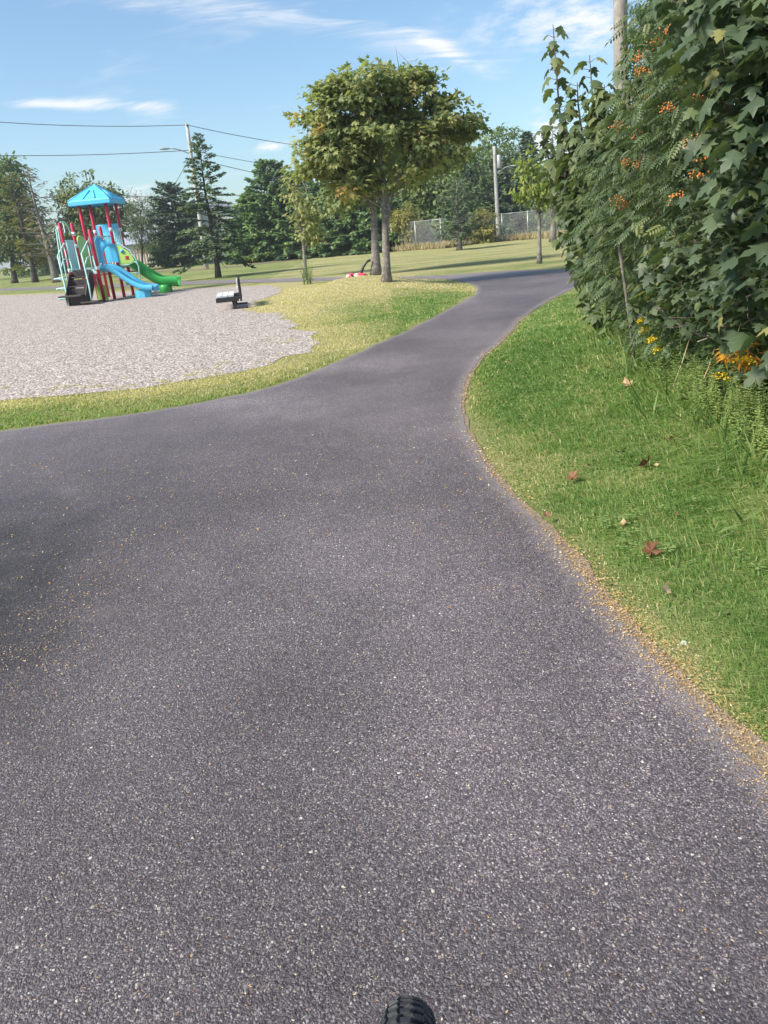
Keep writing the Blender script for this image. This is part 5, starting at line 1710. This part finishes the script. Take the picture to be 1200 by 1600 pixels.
# --- dark shrubs filling the thicket behind and below them
def thicket(label, L, base, per, size, mat='fill', name='shrub', tpl=OVAL, tb=.5, cat='shrub'):
    CL = clumps(L)
    base = np.array(base, float)
    o = empty(name, base, label, cat, 'shrubs of the thicket')
    G_ = Geo()
    for k in range(4):
        c = CL[rng.integers(len(CL))][0]
        G_.tube(limb(rng.normal(0, .12, 3) * np.array([1, 1, 0]), c - base, 7, .2), np.linspace(.025, .008, 7), 6)
    for c, r in CL:
        G_.tube(limb(np.array([0, 0, .2]), c - base, 6, .2), np.linspace(.014, .004, 6), 5)
    G_.build('stem', MAT['twig'], o, True)
    pos, d, nn, ci = leaf_field(CL, per, droop=.4, up=.7)
    ok = pos[:, 2] > .05
    pos, d, nn = pos[ok], d[ok], nn[ok]
    Geo().inst(tpl, pos - base, d, nn, size * rng.uniform(.6, 1.3, len(pos)), np.clip(tb + rng.normal(0, .2, len(pos)), 0, 1)).build('foliage', MAT[mat], o)
    return o


thicket('dark dense shrub deep behind the rowan', [(1020, 230, 8.6, .5), (1075, 140, 8.2, .5), (1100, 240, 7.6, .6), (1040, 330, 8.0, .6), (1100, 40, 7.8, .6), (980, 300, 9.2, .5), (1150, 150, 7.2, .6), (1090, 400, 7.4, .55)], (3.9, 7.8, 0), 95, .10)
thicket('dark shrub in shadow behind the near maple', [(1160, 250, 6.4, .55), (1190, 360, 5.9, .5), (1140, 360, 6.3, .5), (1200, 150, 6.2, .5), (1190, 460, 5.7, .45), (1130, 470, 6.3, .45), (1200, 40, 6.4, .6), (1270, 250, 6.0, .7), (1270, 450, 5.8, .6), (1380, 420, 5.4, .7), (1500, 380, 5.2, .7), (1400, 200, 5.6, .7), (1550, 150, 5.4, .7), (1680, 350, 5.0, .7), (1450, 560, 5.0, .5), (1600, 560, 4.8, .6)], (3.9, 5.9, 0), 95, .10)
thicket('shrub of small leaves at the foot of the rowan', [(1050, 430, 7.2, .42), (1000, 470, 7.8, .42), (1090, 480, 6.7, .40), (1040, 520, 7.2, .36), (970, 470, 8.4, .36), (985, 530, 7.9, .28), (1020, 490, 7.4, .36)], (3.3, 7.3, 0), 120, .075, tb=.62)
thicket('shrub of dull green leaves at the foot of the tall-shoot maple', [(955, 468, 10.2, .38), (965, 430, 10.0, .40), (935, 425, 10.6, .26), (958, 500, 9.3, .30), (945, 500, 9.8, .18), (975, 500, 8.6, .3), (940, 385, 10.4, .34), (945, 345, 10.2, .42)], (3.6, 9.9, 0), 110, .085, tb=.7)
thicket('dark shrub low behind the goldenrod at the right edge', [(1110, 540, 6.2, .36), (1160, 545, 5.9, .36), (1200, 560, 5.5, .36), (1070, 560, 6.5, .30), (1140, 590, 5.8, .28), (1190, 610, 5.3, .3), (1260, 560, 5.4, .5), (1210, 500, 5.8, .4)], (3.3, 5.6, 0), 110, .075, tb=.35)
thicket('broad back shrub filling the depth of the thicket', [(930, 320, 11.4, .6), (980, 380, 10.8, .6), (1040, 420, 9.8, .6), (1110, 450, 9.0, .6), (1190, 430, 8.2, .6), (1010, 260, 11, .5), (1180, 530, 8.0, .5), (1060, 500, 9.4, .4), (1250, 330, 8.4, .8), (1380, 300, 8.4, .9), (1520, 280, 8.0, .9), (960, 440, 11, .5)], (5.2, 9.4, 0), 85, .13)

# bare dead branch hanging in the shade
db = dist(1196, 585, 5.3)
dbo = empty('dead_branch', db, 'bare grey dead branch in the shade below the near maple', 'branch')
G = Geo()
for pts in ([(1200, 590), (1165, 535), (1130, 520), (1090, 534)], [(1170, 540), (1135, 528), (1112, 512)], [(1160, 533), (1120, 500)], [(1180, 560), (1150, 533), (1128, 536), (1105, 524)]):
    P = np.array([dist(x, y, 5.3 - .1 * i) for i, (x, y) in enumerate(pts)]) - db
    G.tube(P, np.linspace(.010, .004, len(P)), 6)
G.build('twig', MAT['barkg'], dbo, True)


# --- weeds along the front of the thicket
LANCE_W = (LANCE[0] * np.array([1.5, 1, .8]), LANCE[1])
OVAL_S = (OVAL[0] * np.array([.8, .8, .8]), OVAL[1])


def weed_geo(G_, p, h, n, ls, ang, tint, tpl=LANCE, curve=.1, mi=0, stem=.004):
    a0 = rng.uniform(0, 6.3)
    top = np.array([math.cos(ang) * curve, math.sin(ang) * curve, 1.0]) * h
    q = np.linspace(0, 1, 7)[:, None]
    P = p + top * q * np.array([1, 1, 1]) - np.array([math.cos(ang), math.sin(ang), 0]) * curve * h * (q - q ** 2)
    G_.tube(P, np.linspace(stem, stem * .4, 7), 4, tint=.35, m=mi, cap=False)
    t = np.linspace(.12, 1, n) ** .85
    a = a0 + np.arange(n) * 2.4
    pp = np.stack([np.interp(t, q[:, 0], P[:, i]) for i in range(3)], 1)
    d = np.stack([np.cos(a), np.sin(a), .55 * t - .15 + rng.normal(0, .12, n)], 1)
    nn = np.stack([-.3 * np.cos(a), -.3 * np.sin(a), np.ones(n)], 1)
    G_.inst(tpl, pp, d, nn, ls * (1.05 - .62 * t) * rng.uniform(.75, 1.2, n), np.clip(tint + rng.normal(0, .13, n) + .15 * t, 0, 1), m=mi)
    return P[-1]


def plume(G_, tip, ang, L, m):
    n = 90
    t = rng.random(n)
    c = tip + np.stack([np.cos(ang) * t * L, np.sin(ang) * t * L, .35 * L * np.sin(t * 2.6) - .1 * L * t], 1)
    G_.inst(KITE, c + rng.normal(0, .010, (n, 3)), rdir(n), rdir(n), rng.uniform(.008, .017, n), rng.random(n), m=m)


GW = 'goldenrod stems along the front of the thicket'
for px, py, h, fl, label in (
        (1062, 655, .62, 0, 'tall green goldenrod spike standing clear left of the others'), (1132, 660, .70, 1, 'tall goldenrod spike with a curled yellow tip below the orange leaves'),
        (1140, 700, .36, 1, 'short goldenrod with a bright yellow tip near the lawn'), (1178, 690, .42, 1, 'goldenrod with a yellow nodding tip nearest the right edge'),
        (1012, 612, .50, 2, 'goldenrod with two yellow flower heads beside the thin trunk'), (1030, 628, .40, 2, 'low yellow-flowered goldenrod right of the thin trunk'),
        (1150, 735, .40, 0, 'leafy green weed at the front of the thicket near the right edge'), (1090, 690, .45, 0, 'green weed leaning out over the lawn in mid thicket')):
    p = gnd(px, py)
    p[2] = float(height(p[None, :2])[0])
    o = empty('goldenrod_plant', p, label, 'plant', GW)
    G_ = Geo()
    tip = weed_geo(G_, np.zeros(3), h, 60, .066, rng.uniform(2.4, 4.0), .55, curve=.12)
    G_.build('stem', MAT['weed'], o)
    if fl:
        f = Geo()
        plume(f, tip - (0, 0, .01), 3.0 + rng.normal(0, .5), .10 if fl == 1 else .07, 0)
        if fl == 2:
            plume(f, tip - (0.02, 0.02, .09), .5, .08, 0)
        f.build('flower_head', MAT['gold'], o, stuff=True)

G_ = Geo()
cnt = 0
while cnt < 760:
    y = rng.uniform(2.6, 9.5) if cnt % 3 != 1 else rng.uniform(.4, 2.7) if cnt % 9 == 1 else rng.uniform(3.3, 5.6)
    x = bush_line(y) + abs(rng.normal(0, .32)) - .05
    dfront = x - bush_line(y)
    p = np.array([x, y, .03])
    kind_ = fbm(x * 1.6, y * 1.6, 111)
    h = (.24 + .46 * sstep(dfront, 0, .6)) * rng.uniform(.7, 1.25)
    weed_geo(G_, p, h, int(20 + 60 * h), .064 * rng.uniform(.7, 1.2), rng.uniform(2, 4.4), .45 + .5 * kind_, tpl=LANCE_W if kind_ < .62 else OVAL_S, curve=rng.uniform(.05, .35), stem=.0032)
    cnt += 1
n = 2600
y = rng.uniform(2.4, 8.5, n)
P = np.stack([bush_line(y) + rng.normal(.12, .18, n), y, np.full(n, .03)], 1)
G_.inst((LANCE[0] * np.array([.10, 1, 1]), LANCE[1]), P, unit(np.c_[rng.normal(-.45, .5, n), rng.normal(-.3, .5, n), np.ones(n)]), rdir(n), rng.uniform(.12, .30, n), np.clip(rng.normal(.55, .25, n), 0, 1))
tag(G_.build('undergrowth', MAT['weed']), 'mixed low green weeds spilling from the thicket onto the lawn', 'undergrowth', kind='stuff')

# dry straws leaning out of the weeds
for px0, py0, px1, py1, t_, label in ((1050, 608, 1077, 530, 5.9, 'tall dry straw leaning up beside the goldenrod spike'), (1093, 608, 1118, 540, 5.6, 'thin dry straw beside the orange leaves'), (1152, 735, 1178, 685, 4.5, 'pale dry straw leaning over the lawn by the right edge')):
    a, b = dist(px0, py0, t_), dist(px1, py1, t_)
    o = tag(Geo().tube([a, (a + b) / 2 + (.01, 0, .01), b], [.004, .0032, .002], 5, tint=.9).build('dry_straw', MAT['dead'], smooth=True), label, 'straw')

# shrub with autumn-orange leaves
co = dist(1165, 560, 5.15)
oo = empty('autumn_shrub', (co[0] + .05, co[1] + .05, .03), 'small shrub of bright orange leaves among the weeds', 'shrub')
ob = np.array(oo.location)
G_ = Geo()
CLO = clumps([(1150, 552, 5.15, .09), (1172, 548, 5.1, .10), (1185, 562, 5.1, .08), (1165, 572, 5.2, .08), (1196, 575, 5.1, .08), (1140, 560, 5.25, .06)])
for c, r in CLO:
    G_.tube(limb(np.zeros(3), c - ob, 6, .1), np.linspace(.006, .002, 6), 5)
G_.build('stem', MAT['twig'], oo, True)
pos, d, nn, ci = leaf_field(CLO, 420, droop=.2, up=.5)
Geo().inst(LANCE, pos - ob, d, nn, .085 * rng.uniform(.6, 1.2, len(pos)), np.clip(rng.normal(.5, .28, len(pos)), 0, 1)).build('foliage', MAT['orange'], oo)

# thin pale trunk at the front of the thicket with a few big leaves, and the weed at the small tree's foot
bt = gnd(991, 588); bt[2] = 0
yt = empty('sapling', bt, 'thin pale sapling trunk with a few yellow-green leaves at its foot', 'sapling')
G_ = Geo()
Pt = np.array([bt] + [at(x, y, bt[1] - .03 * k) for k, (x, y) in enumerate(((989, 545), (985, 505), (979, 465), (974, 430), (966, 380)))]) - bt
G_.tube(Pt, np.linspace(.019, .011, 6), 8)
G_.build('trunk', MAT['barkg'], yt, True)
lf = Geo()
for px, py, tb in ((977, 574, .9), (986, 580, .95), (993, 572, .8), (984, 588, 1.0), (996, 584, .7), (980, 502, .4), (988, 492, .45), (984, 512, .35), (992, 500, .3)):
    c = at(px, py, bt[1] - .1) - bt
    lf.inst(MAPLE2, [c], [unit(np.array([rng.normal(0, .6), -.6, -.5]))], [(0, -.5, .8)], .085, tb)
lf.build('foliage', MAT['mid'], yt)
b = on_turf(482, 444)
wd_ = empty('weed_clump', b, 'dry weed clump at the foot of the half-bare tree', 'weed')
G_ = Geo()
for k in range(16):
    weed_geo(G_, rng.normal(0, .10, 3) * np.array([1, 1, 0]), rng.uniform(.4, .95), 16, .16, rng.uniform(0, 6.3), .75, curve=.3, stem=.008)
G_.build('stem', MAT['weed'], wd_)

# ------------------------------------------------------------------ fallen leaves on the lawn
LG = 'fallen leaves lying on the lawn'
def fallen(px, py, size, tint, label, tpl=MAPLE, curl=1.0, tilt=.35):
    p = on_turf(px, py)
    V, F = tpl
    V = V.copy() - np.array([0, .45, 0])
    V[:, 2] = curl * (.45 * V[:, 0] ** 2 + .35 * V[:, 1] ** 2 + .07 * np.sin(11 * V[:, 0] + 4 * V[:, 1]))
    a_ = rng.uniform(0, 6.3)
    o = Geo().add(V * size, tris=F, tint=np.clip(tint + rng.normal(0, .08, len(F)), 0, 1)).build('fallen_leaf', MAT['dead'])
    o.location = (p[0], p[1], p[2] + .045)
    o.rotation_euler = (rng.normal(0, tilt), rng.normal(0, tilt), a_)
    tag(o, label, 'leaf', LG)


for px, py, s_, tn_, label, tp, cu in (
        (1020, 876, .075, .30, 'largest curled brown maple leaf on the near lawn', MAPLE, 1.6), (1008, 737, .085, .22, 'dark reddish-brown leaf on the lawn facing the weeds', MAPLE, 1.5),
        (898, 757, .07, .38, 'brown leaf lying nearest the path edge in mid lawn', MAPLE, 1.5), (973, 831, .06, .80, 'pale tan curled leaf between two brown leaves', OVAL, 1.2),
        (1056, 818, .055, .68, 'small pinkish tan leaf below the dry patch of lawn', OVAL, 1.2), (1040, 938, .075, .96, 'long pale yellow leaf on the dark near grass', OVAL, .7),
        (1046, 929, .04, .55, 'small tan leaf touching the long pale yellow leaf', OVAL, 1.2), (980, 607, .10, .82, 'pale pink-tan leaf on the lawn by the sapling', MAPLE, 1.2),
        (970, 718, .07, .25, 'narrow dark brown leaf in the long combed grass', OVAL, 1.4), (1043, 697, .06, .30, 'brown leaf close to the front of the weeds', MAPLE, 1.3),
        (1180, 770, .075, .28, 'reddish brown leaf half sunk in grass at the right edge', MAPLE, 1.3), (1137, 978, .03, .05, 'tiny dark red leaf in the near grass', OVAL, 1.2),
        (855, 819, .05, .60, 'orange-brown leaf on the dirt shoulder of the path', MAPLE, .8), (940, 920, .035, 1.0, 'small cream leaf at the grass edge by the path', OVAL, .8),
        (1034, 1042, .04, .62, 'orange leaf lying on the husks at the path edge', OVAL, .8), (1025, 738, .035, .98, 'small yellow leaf beside the dark reddish-brown leaf', OVAL, .8)):
    fallen(px, py, s_, tn_, label, tp, cu)
p = on_turf(1067, 1028)
cf = empty('clover_flower', (p[0], p[1], p[2]), 'single white clover flower head in the near grass', 'flower')
f = Geo()
n = 60
dd = rdir(n); dd[:, 2] = np.abs(dd[:, 2])
f.inst(KITE, dd * .004 + np.array([0, 0, .055]), dd, rdir(n), .007, .8)
f.build('flower_head', MAT['white_d'], cf)
Geo().tube([(0, 0, 0), (.002, 0, .055)], .001, 5).build('stem', MAT['weed'], cf)


# ------------------------------------------------------------------ thin evening haze over the park
hz = Geo().box((0, 375, 7.0), (1260, 1100, 16.0))
m_h = bpy.data.materials.new('haze')
m_h.use_nodes = True
t_h = NT(m_h.node_tree)
vol = t_h.n('ShaderNodeVolumePrincipled', {'Color': (0.90, 0.94, 1.0, 1), 'Density': 0.0007, 'Anisotropy': 0.3})
t_h.n('ShaderNodeOutputMaterial', {'Volume': vol})
hz_o = tag(hz.build('haze', m_h), 'thin pale haze filling the air over the park', 'haze', kind='stuff')
